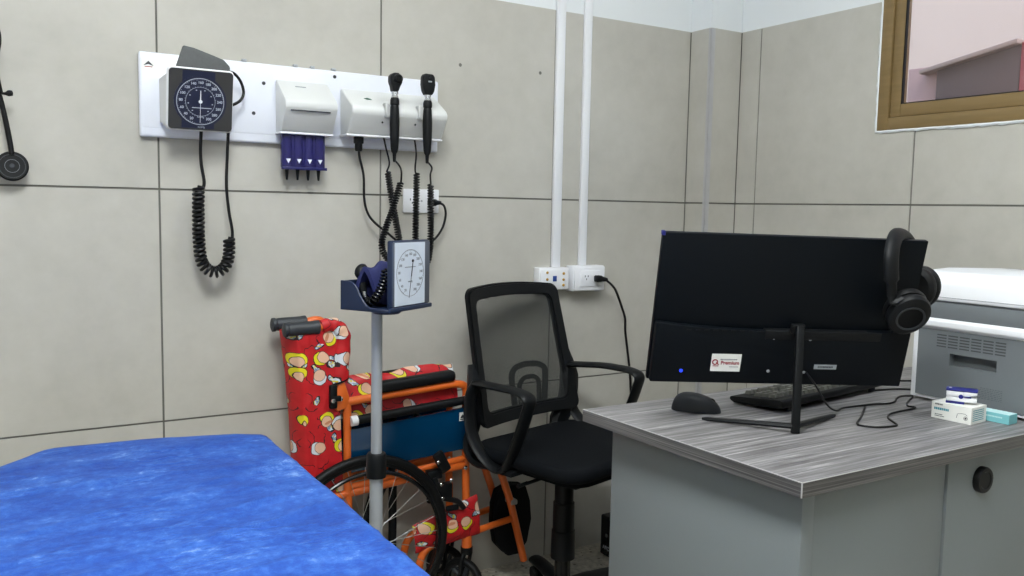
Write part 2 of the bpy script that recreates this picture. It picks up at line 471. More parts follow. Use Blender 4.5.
def tiles(mb, u0, u1, ulines, zlines, put, hole=None):
    us = [u0] + [u for u in sorted(ulines) if u0 < u < u1] + [u1]
    zs = [0] + [z for z in zlines if 0 < z < T0] + [T0]
    for i in range(len(us) - 1):
        for j in range(len(zs) - 1):
            a, b = us[i] + (G if i else 0), us[i + 1] - (G if i < len(us) - 2 else 0)
            c, d = zs[j] + (G if j else 0), zs[j + 1] - (G if j < len(zs) - 2 else 0)
            rects = [(a, b, c, d)]
            if hole and not (hole[1] <= a or hole[0] >= b or hole[3] <= c or hole[2] >= d):
                h0, h1, h2, h3 = max(a, hole[0]), min(b, hole[1]), max(c, hole[2]), min(d, hole[3])
                rects = [(a, h0, c, d), (h1, b, c, d), (h0, h1, c, h2), (h0, h1, h3, d)]
            for r in rects:
                if r[1] - r[0] > 1e-4 and r[3] - r[2] > 1e-4: put(*r)

PX, PY = -0.148, -0.1005   # corner pillar
# back wall (y = 0 plane)
mb = MB(); mb.box((X0 - .12, 0.003, 0), (0.12, 0.123, T0), mi=1); mb.box((X0 - .12, 0.001, T0), (0.12, 0.123, CEIL), mi=2)
def put_back(a, b, c, d): mb.box((a, 0.0, c), (b, 0.0035, d), mi=0)
tiles(mb, X0, PX - .0024, [-1.925 + TILE * k for k in range(-3, 3)] + [-0.125], [0.6, 1.2], put_back)
wall_back = struct('wall_back', mb, [M['tile'], M['grout'], M['plaster']], smooth=0)
for (x, z) in ((-1.07, 1.595), (-0.783, 1.599)):
    h = MB(); h.lathe([(0.0045, 0), (0.0055, 0.0012), (0.0028, 0.0014), (0.002, 0.0004)], 10, wallframe(x, z, -0.0001))
    obj('drill_hole', h, M['grout'], wall_back)
# right wall (x = 0 plane) with the window opening
mb = MB()
for (y0, y1, z0, z1, mi) in ((Y0 - .12, HOLE[0], 0, T0, 1), (HOLE[1], 0.003, 0, T0, 1), (HOLE[0], HOLE[1], 0, HOLE[2], 1),
                             (Y0 - .12, HOLE[0], T0, CEIL, 2), (HOLE[1], 0.003, T0, CEIL, 2), (HOLE[0], HOLE[1], HOLE[3], CEIL, 2)):
    mb.box((0.003 if mi == 1 else 0.001, y0, z0), (0.123, y1, z1), mi=mi)
def put_right(a, b, c, d): mb.box((0.0, a, c), (0.0035, b, d), mi=0)
tiles(mb, Y0, PY - .0024, [-0.191 - TILE * k for k in range(6)], [0.6, 1.2], put_right, HOLE)
struct('wall_right', mb, [M['tile'], M['grout'], M['plaster']], smooth=0)
# corner pillar
mb = MB(); mb.box((PX + .003, PY + .003, 0), (0.0, 0.0, T0), mi=1); mb.box((PX + .001, PY + .001, T0), (0.0, 0.0, CEIL), mi=2)
for c, d in ((0, .6 - G), (.6 + G, 1.2 - G), (1.2 + G, T0)):
    mb.box((PX, PY + .003, c), (PX + .004, -.0028, d), mi=0); mb.box((PX + .003, PY, c), (-.0028, PY + .004, d), mi=0)
struct('wall_corner', mb, [M['tile'], M['grout'], M['plaster']], smooth=0)
mb = MB(); mb.box((PX - .0015, PY - .0015, 0), (PX + .020, PY + .006, T0), 0.002); mb.box((PX - .0015, PY - .0015, 0), (PX + .004, PY + .011, T0), 0.002)
struct('trim_1', mb, mat('pale_tile_trim', rgb(178, 177, 178), 0.35))
# other walls, floor, ceiling
mb = MB(); mb.box((X0 - .12, Y0 - .12, 0), (X0, 0, T0), mi=0); mb.box((X0 - .12, Y0 - .12, T0), (X0, 0, CEIL), mi=1)
struct('wall_left', mb, [M['tile'], M['plaster']], smooth=0)
mb = MB(); mb.box((X0, Y0 - .12, 0), (0, Y0, T0), mi=0); mb.box((X0, Y0 - .12, T0), (0, Y0, CEIL), mi=1)
struct('wall_front', mb, [M['tile'], M['plaster']], smooth=0)
mb = MB(); mb.box((X0 - .12, Y0 - .12, -0.1), (.12, .12, 0)); struct('floor', mb, M['floor'], smooth=0)
mb = MB(); mb.box((X0 - .12, Y0 - .12, CEIL), (.12, .12, CEIL + .1)); struct('ceiling', mb, M['plaster'], smooth=0)

# window: bronze-brown frame with a glazed sash
y0, y1, z0, z1 = HOLE
mb = MB()
fw = 0.036
for lo, hi in (((-.006, y1 - fw, z0), (.075, y1, z1)), ((-.006, y0, z0), (.075, y0 + fw, z1)), ((-.006, y0 + fw, z0), (.075, y1 - fw, z0 + fw)), ((-.006, y0 + fw, z1 - fw), (.075, y1 - fw, z1))):
    mb.box(lo, hi, 0.002)
win = struct('window_1', mb, M['brown_frame'])
def sash(a, b, xo):
    mb = MB(); sw = .033; c, d = z0 + fw + .001, z1 - fw - .001
    for lo, hi in (((xo, b - sw, c), (xo + .03, b, d)), ((xo, a, c), (xo + .03, a + sw, d)), ((xo, a + sw, c), (xo + .03, b - sw, c + sw + .004)), ((xo, a + sw, d - sw), (xo + .03, b - sw, d))):
        mb.box(lo, hi, 0.003)
    s = obj('window_sash', mb, M['brown_frame'], win)
    mb = MB(); mb.box((xo + .012, a + sw - .004, c + sw), (xo + .017, b - sw + .004, d - sw + .004))
    obj('window_pane', mb, M['glass'], s, smooth=0)
    mb = MB()
    for lo, hi in (((xo + .002, b - sw - .003, c + sw + .004), (xo + .012, b - sw, d - sw)), ((xo + .002, a + sw, c + sw + .004), (xo + .012, b - sw, c + sw + .0065))): mb.box(lo, hi)
    obj('window_seal', mb, M['black_rubber'], s)
ym = (y0 + y1) / 2
sash(ym - .016, y1 - fw - .002, .000); sash(y0 + fw + .002, ym + .016, .034)
mb = MB()   # white filler bead round the frame
P = [(0, y1 + .003, z1), (0, y1 + .003, z0 - .003), (0, y0, z0 - .003)]
bead = []
for i in range(60): bead.append(V((-.001, y1 + .003 + random.uniform(-.0015, .002), z1 + (z0 - z1 - .003) * i / 60)))
for i in range(100): bead.append(V((-.001, y1 + .003 + (y0 - y1) * i / 99, z0 - .003 + random.uniform(-.002, .0015))))
mb.tube(bead, .0055, 6); struct('trim_2', mb, M['plaster'])
# outside, beyond the window
mb = MB(); mb.box((2.4, -3.5, 0), (2.5, 1.6, 4.5)); tag(base_at(obj('neighbouring_wall', mb, M['out_wall'], smooth=0), (2.45, -1, 0)), 'pale pink rendered wall seen beyond the window glass', 'wall')
t = thing('outdoor_lean_to', 'dark sloping outdoor structure with a red end seen through the window', 'shed', (1.1, -.35, 0))
mb = MB(); mb.prism([(-.20, 0), (-.20, 1.757), (-.53, 1.812), (-.53, 0)], 1.0, 1.5, 'x', .004); obj('shed_wall', mb, M['out_dark'], t)
mb = MB(); mb.prism([(-.14, 1.762), (-.53, 1.83), (-.53, 1.812), (-.14, 1.745)], .97, 1.5, 'x', .003); obj('roof_edge', mb, M['out_ledge'], t)
mb = MB(); mb.box((1.0, -1.3, 0), (1.5, -.531, 1.82), .004); obj('end_panel', mb, M['red_block'], t)
mb = MB(); mb.box((1.02, -.198, 0), (1.12, -.06, 1.78), .005); obj('door_post', mb, M['out_pink'], t)

# ceiling lamps (above the frame)
def ceiling_lamp(x, y, sx, sy, label, dm='lamp'):
    t = thing('ceiling_light', label, 'ceiling light', (x, y, CEIL), group=None)
    mb = MB()
    for lo, hi in (((x - sx, y - sy, CEIL - .03), (x - sx + .012, y + sy, CEIL)), ((x + sx - .012, y - sy, CEIL - .03), (x + sx, y + sy, CEIL)),
                   ((x - sx + .012, y - sy, CEIL - .03), (x + sx - .012, y - sy + .012, CEIL)), ((x - sx + .012, y + sy - .012, CEIL - .03), (x + sx - .012, y + sy, CEIL))):
        mb.box(lo, hi)
    obj('frame', mb, M['white_metal'], t)
    mb = MB(); mb.box((x - sx + .012, y - sy + .012, CEIL - .025), (x + sx - .012, y + sy - .012, CEIL - .004)); obj('diffuser', mb, M[dm], t, smooth=0)
ceiling_lamp(-1.15, -1.4, .3, .3, 'square white ceiling panel lamp above the desk')
ceiling_lamp(-2.2, -2.0, .3, .6, 'long white ceiling panel lamp above the blue examination couch', 'lamp_couch')
def rrect(hx, hy, r, n=6, cx=0, cy=0):
    pts = []
    for sx, sy, a0 in ((1, 1, 0), (-1, 1, 90), (-1, -1, 180), (1, -1, 270)):
        for i in range(n + 1):
            a = math.radians(a0 + 90 * i / n); pts.append((cx + sx * (hx - r) + r * math.cos(a), cy + sy * (hy - r) + r * math.sin(a)))
    return pts
# ------------------------------------------------------------------ diagnostic wall board and what hangs on it
BX0, BX1, BZ0, BZ1 = -1.970, -1.150, 1.329, 1.537
t = thing('wall_board', 'long white mounting board screwed to the tiled back wall', 'board', (-1.56, 0, BZ0))
mb = MB(); mb.box((BX0, -.018, BZ0), (BX1, 0.0, BZ1), .006, 3)
mb.box((BX0 + .004, -.0195, BZ0 + .022), (BX1 - .004, -.012, BZ1 - .006), .004, 2)
obj('plate', mb, M['white_metal'], t)
mb = MB()
for (x, z) in ((-1.665, 1.485), (-1.692, 1.405), (-1.47, 1.52)):
    mb.lathe([(.0035, 0), (.005, .001), (.0025, .0012), (.0015, .0002)], 10, wallframe(x, z, -.0195))
obj('screw_hole', mb, M['ink_dark'], t)
for x in (-1.713, -1.577, -1.53, -1.47):
    mb = MB(); mb.box((x - .006, -.016, BZ1 - .002), (x + .006, -.002, BZ1 + .007), .002); mb.lathe([(.003, 0), (.003, .004), (0, .005)], 8, wallframe(x, BZ1 + .003, -.016))
    obj('clip', mb, M['steel'], t)
mb = MB(); mb.box((-1.962, -.0199, 1.497), (-1.934, -.019, 1.518)); sd = obj('sticker', mb, M['card_white'], t)
mb = MB(); mb.prism([(-1.960, 1.502), (-1.948, 1.514), (-1.936, 1.502), (-1.948, 1.506)], -.0203, -.0198, 'y'); obj('emblem', mb, M['ink_dark'], sd)
mb = MB(); mb.box((-1.957, -.0202, 1.4988), (-1.939, -.0198, 1.5008)); obj('print', mb, M['ink_red'], sd)

# aneroid gauge on the left of the board
t = thing('wall_blood_pressure_gauge', 'square wall blood pressure gauge with dark blue dial on the white board', 'blood pressure gauge', (-1.84, -.0195, 1.42))
TL = math.radians(10)
FR = frame((-1.8415, -.100, 1.4195), V((1, 0, 0)), V((0, -math.sin(TL), math.cos(TL))), V((0, -math.cos(TL), -math.sin(TL))))
mb = MB()
bk = [(-1.926, -.0197, 1.360), (-1.779, -.0197, 1.360), (-1.779, -.0197, 1.476), (-1.926, -.0197, 1.476)]
fr = [FR @ V((x, y, -.012)) for x, y in ((-.07, -.07), (.07, -.07), (.07, .07), (-.07, .07))]
bm = bmesh.new(); a = [bm.verts.new(p) for p in bk]; b = [bm.verts.new(p) for p in fr]
bm.faces.new(a); bm.faces.new(b[::-1])
for i in range(4): bm.faces.new((a[i], b[i], b[(i + 1) % 4], a[(i + 1) % 4]))
bmesh.ops.recalc_face_normals(bm, faces=bm.faces[:]); bmesh.ops.bevel(bm, geom=bm.edges[:], offset=.006, segments=2, affect='EDGES')
mb._merge(bm); obj('housing', mb, M['ivory_plastic'], t)
mb = MB(); mb.box((-.0795, -.077, -.016), (.0785, .0755, .004), .010, 4, FR); bz = obj('bezel', mb, M['white_plastic'], t)
mb = MB(); mb.prism(rrect(.0755, .0725, .009, 5, -.0005, -.0005), .0035, .0052, 'z', mtx=FR); obj('face_plate', mb, M['bezel_grey'], bz)
mb = MB(); mb.box((-.045, -.069, .005), (.032, .069, .0056), .0002, 1, FR)
mb.lathe([(.062, 0.0052), (.062, .0060), (0, .0060)], 48, FR @ Matrix.Translation((-.002, -.004, 0)))
dial = obj('dial', mb, M['dial_blue'], t)
DF = FR @ Matrix.Translation((-.002, -.004, .0061)) @ Matrix.Scale(1.03, 4)
mb = MB()
mb.ring(.0535, .0548, 0, .0004, 64, DF); mb.ring(.0335, .0342, 0, .0004, 48, DF)
for k in range(60):
    a = math.radians(-60 - k * (300 / 60) + 0); L = .004 if k % 5 == 0 else .0022
    R = DF @ Matrix.Rotation(a - PI / 2 + math.radians(0), 4, 'Z'); mb.box((-.0003, .0535 - L, 0), (.0003, .0535, .0004), mtx=R)
    if k % 2 == 0: mb.box((-.00025, .0342, 0), (.00025, .0365, .0004), mtx=R)
nums = ['20', '40', '60', '80', '100', '120', '140', '160', '180', '200', '220', '240', '260', '280', '300']
for i, s in enumerate(nums):
    a = math.radians(244 - i * 22.0); mb.text(s, .0085, DF @ Matrix.Translation((.0445 * math.cos(a), .0445 * math.sin(a), .0002)), bold=.0002)
mb.text('mmHg', .006, DF @ Matrix.Translation((0.001, -.036, .0002))); mb.text('mmHg', .006, DF @ Matrix.Translation((0.003, -.0595, .0002)))
mb.box((-.019, -.0155, 0), (.026, -.0138, .0004), mtx=DF)
for k in range(8):
    a = math.radians(230 - k * 40); mb.box((-.0015, -.001, 0), (.0015, .001, .0004), mtx=DF @ Matrix.Translation((.028 * math.cos(a), .028 * math.sin(a), 0)))
obj('dial_marks', mb, mat('soft_white_print', rgb(176, 182, 192), 0.5), dial)
mb = MB(); mb.lathe([(.0042, 0), (.0042, .002), (.002, .003), (0, .003)], 16, DF)
mb.prism([(-.0014, -.004), (.0014, -.004), (.0008, .026), (-.0008, .026)], .0012, .0018, 'z', mtx=DF); mb.box((-.0004, -.05, .0012), (.0004, 0, .0016), mtx=DF)
obj('needle', mb, M['ink_white'], dial)
mb = MB()
mb.tube(catmull([(-1.836, -.075, 1.355), (-1.836, -.062, 1.30), (-1.834, -.06, 1.262), (-1.828, -.06, 1.222), (-1.830, -.06, 1.205)], 8), .0042, 8)
mb.tube(coil([(-1.842, -.06, 1.208), (-1.843, -.06, 1.15), (-1.843, -.06, 1.085), (-1.838, -.06, 1.025), (-1.822, -.06, 0.998), (-1.800, -.06, .991), (-1.779, -.06, 1.005), (-1.769, -.06, 1.035), (-1.768, -.06, 1.078)], .0120, .0044, 31), .0044, 6)
mb.tube(catmull([(-1.760, -.06, 1.073), (-1.760, -.06, 1.10), (-1.768, -.06, 1.15), (-1.773, -.06, 1.215), (-1.770, -.06, 1.29), (-1.769, -.072, 1.36)], 8), .004, 8)
obj('coiled_tube', mb, M['cord'], t)
mb = MB(); mb.tube(catmull([(-1.775, -.062, 1.500), (-1.752, -.062, 1.497), (-1.733, -.055, 1.478), (-1.725, -.05, 1.452), (-1.734, -.055, 1.432), (-1.755, -.062, 1.418), (-1.775, -.064, 1.413)], 8), .0038, 8)
obj('side_tube', mb, M['cord'], t)
# folded cuff tucked in behind it
mb = MB(); mb.prism([(-1.890, 1.498), (-1.870, 1.557), (-1.845, 1.5535), (-1.800, 1.540), (-1.772, 1.531), (-1.757, 1.515), (-1.757, 1.498)], -.046, -.034, 'y', .003, 2)
mb.prism([(-1.880, 1.498), (-1.862, 1.548), (-1.79, 1.530), (-1.765, 1.510), (-1.765, 1.498)], -.034, -.026, 'y', .003, 2)
o = obj('blood_pressure_cuff', mb, M['grey_cuff'])
tag(base_at(o, (-1.82, -.034, 1.495)), 'grey folded nylon cuff tucked behind the square wall gauge', 'cuff')

# specula dispenser
t = thing('specula_dispenser', 'white specula dispenser with violet tubes on the wall board', 'dispenser', (-1.555, -.0195, 1.36))
pr = [(-.0195, 1.498), (-.030, 1.495), (-.100, 1.444), (-.109, 1.434), (-.109, 1.420), (-.072, 1.364), (-.066, 1.358), (-.0195, 1.356)]
mb = MB(); mb.prism(pr, -1.634, -1.492, 'x', .004, 2); body = obj('housing', mb, M['ivory_plastic'], t)
mb = MB(); mb.box((-1.618, -.1068, 1.4105), (-1.512, -.098, 1.4135)); obj('slot', mb, M['ink_dark'], body)
mb = MB(); mb.box((-1.636, -.068, 1.3535), (-1.490, -.02, 1.359), .002); obj('base_lip', mb, M['white_plastic'], body)
mb = MB(); mb.box((-1.590, -.0535, 1.4785), (-1.562, -.0505, 1.4805)); obj('embossed_mark', mb, M['label_silver'], body)
for x in (-1.611, -1.582, -1.553, -1.524):
    mb = MB(); mb.tubeprof([(.0128, 1.262), (.0142, 1.262), (.0142, 1.358), (.0128, 1.358)], 18, Matrix.Translation((x, -.042, 0))); mb.lathe([(0, 1.262), (.014, 1.262), (.014, 1.270), (0, 1.270)], 18, Matrix.Translation((x, -.042, 0)))
    tb = obj('specula_tube', mb, M['purple'], t)
    mb = MB(); mb.lathe([(.0022, 1.233), (.003, 1.236), (.0055, 1.262), (.009, 1.2625), (.009, 1.290), (.006, 1.292), (0, 1.292)], 14, Matrix.Translation((x, -.042, 0))); obj('speculum', mb, M['black_plastic'], tb)
    mb = MB(); mb.prism([(x - .0065, 1.289), (x + .0065, 1.289), (x, 1.277)], -.0578, -.0566, 'y'); obj('white_triangle', mb, M['ink_white'], tb)
mb = MB(); mb.box((-1.626, -.050, 1.266), (-1.508, -.034, 1.357), .002); obj('tube_rack', mb, M['purple'], t)
mb = MB(); mb.box((-1.626, -.0585, 1.2605), (-1.505, -.0565, 1.268), .0005); obj('bottom_strip', mb, mat('dark_violet_strip', rgb(30, 30, 84), .35), t)

# transformer with two handles
t = thing('instrument_charger', 'white wall charger base holding two black handles on the board', 'charger', (-1.305, -.0195, 1.36))
pr = [(-.0195, 1.490), (-.032, 1.488), (-.108, 1.441), (-.117, 1.431), (-.117, 1.417), (-.084, 1.370), (-.078, 1.362), (-.0195, 1.360)]
mb = MB(); mb.prism(pr, -1.455, -1.168, 'x', .006, 3); body = obj('housing', mb, M['ivory_plastic'], t)
mb = MB(); mb.box((-1.457, -.080, 1.3575), (-1.166, -.0195, 1.363), .002); obj('base_lip', mb, M['white_plastic'], body)
mb = MB(); mb.prism([(-1.408, 0), (-1.397, .006), (-1.389, .003), (-1.386, -.003), (-1.400, -.003)], 0, .0006, 'z', mtx=frame((0, -.0790, 1.4600), V((1, 0, 0)), V((0, .85, .526)), V((0, -.526, .85)))); obj('green_emblem', mb, M['ink_green'], body)
HX = (-1.342, -1.243); HY = -.138
for x in HX:
    mb = MB(); mb.box((x - .0205, -.128, 1.414), (x - .0155, -.104, 1.450), .002); mb.box((x + .0155, -.128, 1.414), (x + .0205, -.104, 1.450), .002); mb.box((x - .0205, -.119, 1.410), (x + .0205, -.096, 1.448), .003)
    obj('cradle', mb, M['ivory_plastic'], t)
    mb = MB(); mb.lathe([(.003, 0), (.003, .002), (0, .0025)], 10, wallframe(x - .022, 1.397, -.103)); obj('contact', mb, M['chrome'], t)
mb = MB(); mb.box((-1.428, -.068, 1.338), (-1.402, -.050, 1.360), .004); mb.lathe([(.009, 1.318), (.0105, 1.322), (.0105, 1.340)], 14, Matrix.Translation((-1.415, -.059, 0))); obj('power_plug', mb, M['black_plastic'], t)
mb = MB(); mb.tube(catmull([(-1.415, -.059, 1.330), (-1.411, -.058, 1.30), (-1.399, -.056, 1.253), (-1.396, -.054, 1.19), (-1.385, -.05, 1.15), (-1.362, -.046, 1.122), (-1.318, -.038, 1.091), (-1.285, -.033, 1.068), (-1.24, -.03, 1.045), (-1.20, -.03, 1.05), (-1.165, -.03, 1.072), (-1.140, -.032, 1.105), (-1.131, -.036, 1.145), (-1.139, -.040, 1.172), (-1.156, -.042, 1.181)], 8), .0036, 8)
obj('power_cord', mb, M['cord'], t)
mb = MB(); mb.box((-1.180, -.040, 1.171), (-1.160, -.009, 1.191), .005, 3); mb.tube([(-1.170, -.036, 1.181), (-1.150, -.043, 1.181)], [.009, .005], 10); obj('mains_plug', mb, M['black_plastic'], t)

def lathe_at(prof, x, y, seg=18): 
    m = MB(); m.lathe(prof, seg, Matrix.Translation((x, y, 0))); return m
handle_prof = [(.0105, 1.462), (.0125, 1.455), (.0125, 1.444), (.0105, 1.442), (.0118, 1.436), (.0135, 1.40), (.0128, 1.36), (.0105, 1.325), (.0085, 1.316), (.0055, 1.312), (.0042, 1.290), (0, 1.288)]
def coil_cord(parent, pre, path, post, turns):
    mb = MB(); c = coil(path, .0074, .0028, turns * 1.12, 9)
    mb.tube(catmull(pre + [c[0]], 6), .0026, 7); mb.tube(c, .0029, 5); mb.tube(catmull([c[-1]] + post, 6), .0026, 7)
    obj('coiled_cord', mb, M['cord'], parent)
x = HX[0]
t = thing('otoscope', 'black otoscope with round head, left of the two handles in the charger', 'otoscope', (x, HY, 1.29), group='diagnostic handles')
obj('handle', lathe_at(handle_prof, x, HY), M['black_soft'], t)
obj('collar', lathe_at([(.0088, 1.459), (.0096, 1.461), (.0096, 1.466), (.0082, 1.467), (.0082, 1.471), (.0094, 1.472), (.0094, 1.478), (.006, 1.479)], x, HY), M['chrome'], t)
mb = MB()
mb.prism([(x - .009, 1.477), (x + .007, 1.477), (x + .012, 1.492), (x + .0185, 1.503), (x + .0175, 1.518), (x + .008, 1.529), (x - .008, 1.528), (x - .0165, 1.519), (x - .0165, 1.503), (x - .012, 1.492)], HY - .013, HY + .013, 'y', .005, 3)
mb.lathe([(.0125, 0), (.0125, .006), (.0095, .009)], 18, frame((x + .003, HY - .011, 1.512), V((1, 0, 0)), V((0, 0, 1)), V((0.2, -1, 0)).normalized()))
hd = obj('head', mb, M['black_plastic'], t)
mb = MB(); mb.lathe([(.0085, 0), (.0085, .002), (0, .003)], 16, frame((x + .005, HY - .020, 1.512), V((1, 0, 0)), V((0, 0, 1)), V((0.2, -1, 0)).normalized())); obj('lens', mb, M['black_gloss'], hd)
coil_cord(t, [(x - .002, -.066, 1.362), (-1.336, -.066, 1.33), (-1.325, -.064, 1.29)],
          [(-1.329, -.062, 1.264), (-1.316, -.062, 1.19), (-1.302, -.062, 1.12), (-1.291, -.062, 1.06), (-1.300, -.070, 1.015), (-1.330, -.085, 1.012), (-1.357, -.090, 1.05), (-1.350, -.090, 1.095), (-1.328, -.092, 1.155), (-1.303, -.094, 1.235)],
          [(-1.306, -.105, 1.262), (-1.326, HY, 1.278), (x, HY, 1.295)], 66)
x = HX[1]
t = thing('ophthalmoscope', 'black ophthalmoscope with blocky head, right of the two handles in the charger', 'ophthalmoscope', (x, HY, 1.29), group='diagnostic handles')
obj('handle', lathe_at(handle_prof, x, HY), M['black_soft'], t)
obj('collar', lathe_at([(.0088, 1.459), (.0096, 1.461), (.0096, 1.466), (.0082, 1.467), (.0082, 1.471), (.0094, 1.472), (.0094, 1.480), (.006, 1.481)], x, HY), M['chrome'], t)
mb = MB(); mb.prism([(x - .010, 1.477), (x + .010, 1.477), (x + .016, 1.488), (x + .019, 1.505), (x + .017, 1.527), (x + .012, 1.534), (x - .012, 1.535), (x - .018, 1.528), (x - .019, 1.505), (x - .016, 1.488)], HY - .012, HY + .012, 'y', .004, 3)
hd = obj('head', mb, M['black_plastic'], t)
mb = MB(); mb.box((x - .004, HY - .0128, 1.511), (x + .007, HY - .011, 1.515), .0008); obj('indicator_window', mb, M['label_silver'], hd)
mb = MB(); mb.lathe([(.006, 0), (.0045, .002), (0, .002)], 14, wallframe(x + .002, 1.522, HY - .012)); obj('aperture', mb, M['black_gloss'], hd)
coil_cord(t, [(x - .006, -.066, 1.362), (-1.243, -.066, 1.32), (-1.245, -.064, 1.278)],
          [(-1.239, -.062, 1.264), (-1.240, -.062, 1.18), (-1.241, -.062, 1.09), (-1.238, -.062, 1.02), (-1.222, -.068, .985), (-1.206, -.078, 1.02), (-1.203, -.084, 1.09), (-1.206, -.088, 1.16), (-1.208, -.09, 1.232)],
          [(-1.214, -.10, 1.26), (-1.228, HY, 1.278), (x, HY, 1.295)], 62)

# ------------------------------------------------------------------ outlets and trunking
def pins(mb, x, z, y, s=1.0):
    for dx, dz in ((-.006, .004), (.006, .004), (0, -.006)): mb.box((x + dx * s - .0014, y - .0004, z + dz * s - .003), (x + dx * s + .0014, y + .002, z + dz * s + .003))
t = thing('wall_socket', 'white double wall socket behind the hanging coiled cords, with a plug in it', 'socket', (-1.198, 0, 1.15))
mb = MB(); mb.box((-1.256, -.009, 1.150), (-1.140, 0, 1.220), .003); pl = obj('cover_plate', mb, M['white_plastic'], t)
for px in (-1.228, -1.170):
    mb = MB(); pins(mb, px, 1.185, -.009); obj('pin_holes', mb, M['ink_dark'], pl)
for x in (-1.198,):
    mb = MB(); mb.lathe([(.003, 0), (.003, .001), (0, .0012)], 10, wallframe(x, 1.185, -.009)); obj('screw', mb, M['steel'], pl)
t = thing('data_outlet', 'white surface data outlet box under the left cable trunking', 'outlet', (-.73, 0, .906))
mb = MB(); mb.box((-.792, -.034, .906), (-.674, 0, .979), .004); mb.box((-.788, -.038, .909), (-.678, -.033, .976), .002); bx = obj('box', mb, M['white_plastic'], t)
for (dx, dz) in ((-.030, .020), (-.030, -.002), (.034, .016), (.034, -.004), (.034, -.022)):
    mb = MB(); mb.lathe([(.0045, 0), (.0045, .002), (.002, .004), (0, .004)], 12, wallframe(-.733 + dx, .944 + dz, -.038)); obj('jack', mb, M['gold'], bx)
mb = MB(); mb.box((-.741, -.0395, .935), (-.726, -.0375, .953), .001); obj('blue_port', mb, M['port_blue'], bx)
t = thing('wall_socket', 'white raised double wall socket with a black plug, under the right cable trunking', 'socket', (-.6, 0, .9))
mb = MB(); mb.box((-.664, -.042, .900), (-.537, 0, .984), .003); mb.box((-.662, -.050, .902), (-.539, -.042, .982), .004)
mb.box((-.640, -.0535, .916), (-.560, -.0495, .968), .002); bx = obj('box', mb, M['white_plastic'], t)
for px in (-.617, -.575):
    mb = MB(); pins(mb, px, .946, -.0535); obj('pin_holes', mb, M['ink_dark'], bx)
t = thing('power_cable', 'black power cable hanging from the raised wall socket down behind the desk', 'cable', (-.565, -.054, .94))
mb = MB(); mb.box((-.590, -.076, .931), (-.564, -.0535, .953), .006, 3); mb.tube([(-.572, -.066, .942), (-.545, -.070, .938)], [.0105, .006], 10); obj('plug', mb, M['black_plastic'], t)
mb = MB(); mb.tube(catmull([(-.552, -.069, .939), (-.527, -.066, .924), (-.503, -.06, .905), (-.483, -.055, .876), (-.462, -.05, .838), (-.444, -.046, .800), (-.438, -.042, .755), (-.428, -.04, .708), (-.415, -.04, .637), (-.405, -.04, .56), (-.400, -.04, .45), (-.41, -.04, .3), (-.42, -.06, .19), (-.42, -.11, .158), (-.42, -.125, .1415)], 8), .0042, 8); obj('cord', mb, M['cord'], t)
def trunk(x0, x1, z0, label):
    mb = MB(); mb.box((x0, -.012, z0), (x1, 0.0, CEIL), .002); mb.box((x0 + .002, -.0135, z0), (x1 - .002, -.010, CEIL), .001)
    o = obj('cable_trunking', mb, M['white_plastic']); tag(base_at(o, ((x0 + x1) / 2, 0, z0)), label, 'cable trunking', 'white cable trunking runs on the back wall')
trunk(-.727, -.6945, .9795, 'white vertical cable trunking running down to the data outlet box')
trunk(-.6185, -.589, .9845, 'white vertical cable trunking running down to the raised plugged socket')

# ------------------------------------------------------------------ stethoscope at the left edge
t = thing('wall_hook', 'white wall hook carrying the black stethoscope at the left edge', 'hook', (-2.32, 0, 1.62))
mb = MB(); mb.box((-2.345, -.008, 1.585), (-2.295, 0, 1.665), .004); obj('hook_plate', mb, M['white_plastic'], t)
mb = MB(); mb.tube(fillet([(-2.32, -.006, 1.62), (-2.32, -.05, 1.61), (-2.32, -.055, 1.645)], .015), .006, 10); obj('hook_arm', mb, M['chrome'], t)
t = thing('stethoscope', 'black stethoscope hanging on the tiled wall at the left edge', 'stethoscope', (-2.30, -.03, 1.25))
mb = MB(); CM = frame((-2.247, -.030, 1.243), V((1, 0, 0)), V((0, 0.1, 1)).normalized(), V((0, -1, .1)).normalized())
mb.lathe([(.022, -.012), (.030, -.008), (.034, -.002), (.034, .004), (.031, .007), (.0, .006)], 32, CM); cp = obj('chest_piece', mb, M['black_plastic'], t)
mb = MB(); mb.ring(.026, .0275, .0064, .0078, 36, CM); mb.lathe([(.006, .006), (.004, .008), (0, .008)], 16, CM); obj('diaphragm_ring', mb, M['grip_rubber'], cp)
mb = MB(); mb.ring(.0145, .0152, .0062, .0072, 30, CM); obj('inner_ring', mb, M['ink_grey'], cp)
mb = MB(); mb.tube(catmull([(-2.247, -.034, 1.27), (-2.250, -.034, 1.30), (-2.261, -.036, 1.37), (-2.276, -.04, 1.44), (-2.288, -.045, 1.52), (-2.300, -.05, 1.59), (-2.32, -.05, 1.628), (-2.345, -.045, 1.58), (-2.35, -.04, 1.50)], 8), .0058, 10); obj('tubing', mb, M['black_rubber'], t)
mb = MB(); mb.tube(catmull([(-2.35, -.04, 1.50), (-2.34, -.05, 1.54), (-2.30, -.055, 1.565), (-2.268, -.055, 1.55), (-2.262, -.055, 1.52), (-2.270, -.052, 1.47), (-2.266, -.05, 1.43), (-2.262, -.048, 1.407)], 8), .0022, 8)
mb.tube(catmull([(-2.35, -.04, 1.50), (-2.37, -.05, 1.54), (-2.42, -.055, 1.53), (-2.44, -.05, 1.45), (-2.42, -.045, 1.40)], 8), .0022, 8); obj('ear_tubes', mb, M['black_plastic'], t)
mb = MB(); mb.tube([(-2.264, -.048, 1.405), (-2.256, -.05, 1.405), (-2.250, -.052, 1.406), (-2.242, -.054, 1.407)], [.003, .0035, .007, .006], 10); mb.ball((-2.247, -.053, 1.4065), .0068); obj('ear_tip', mb, M['black_rubber'], t)
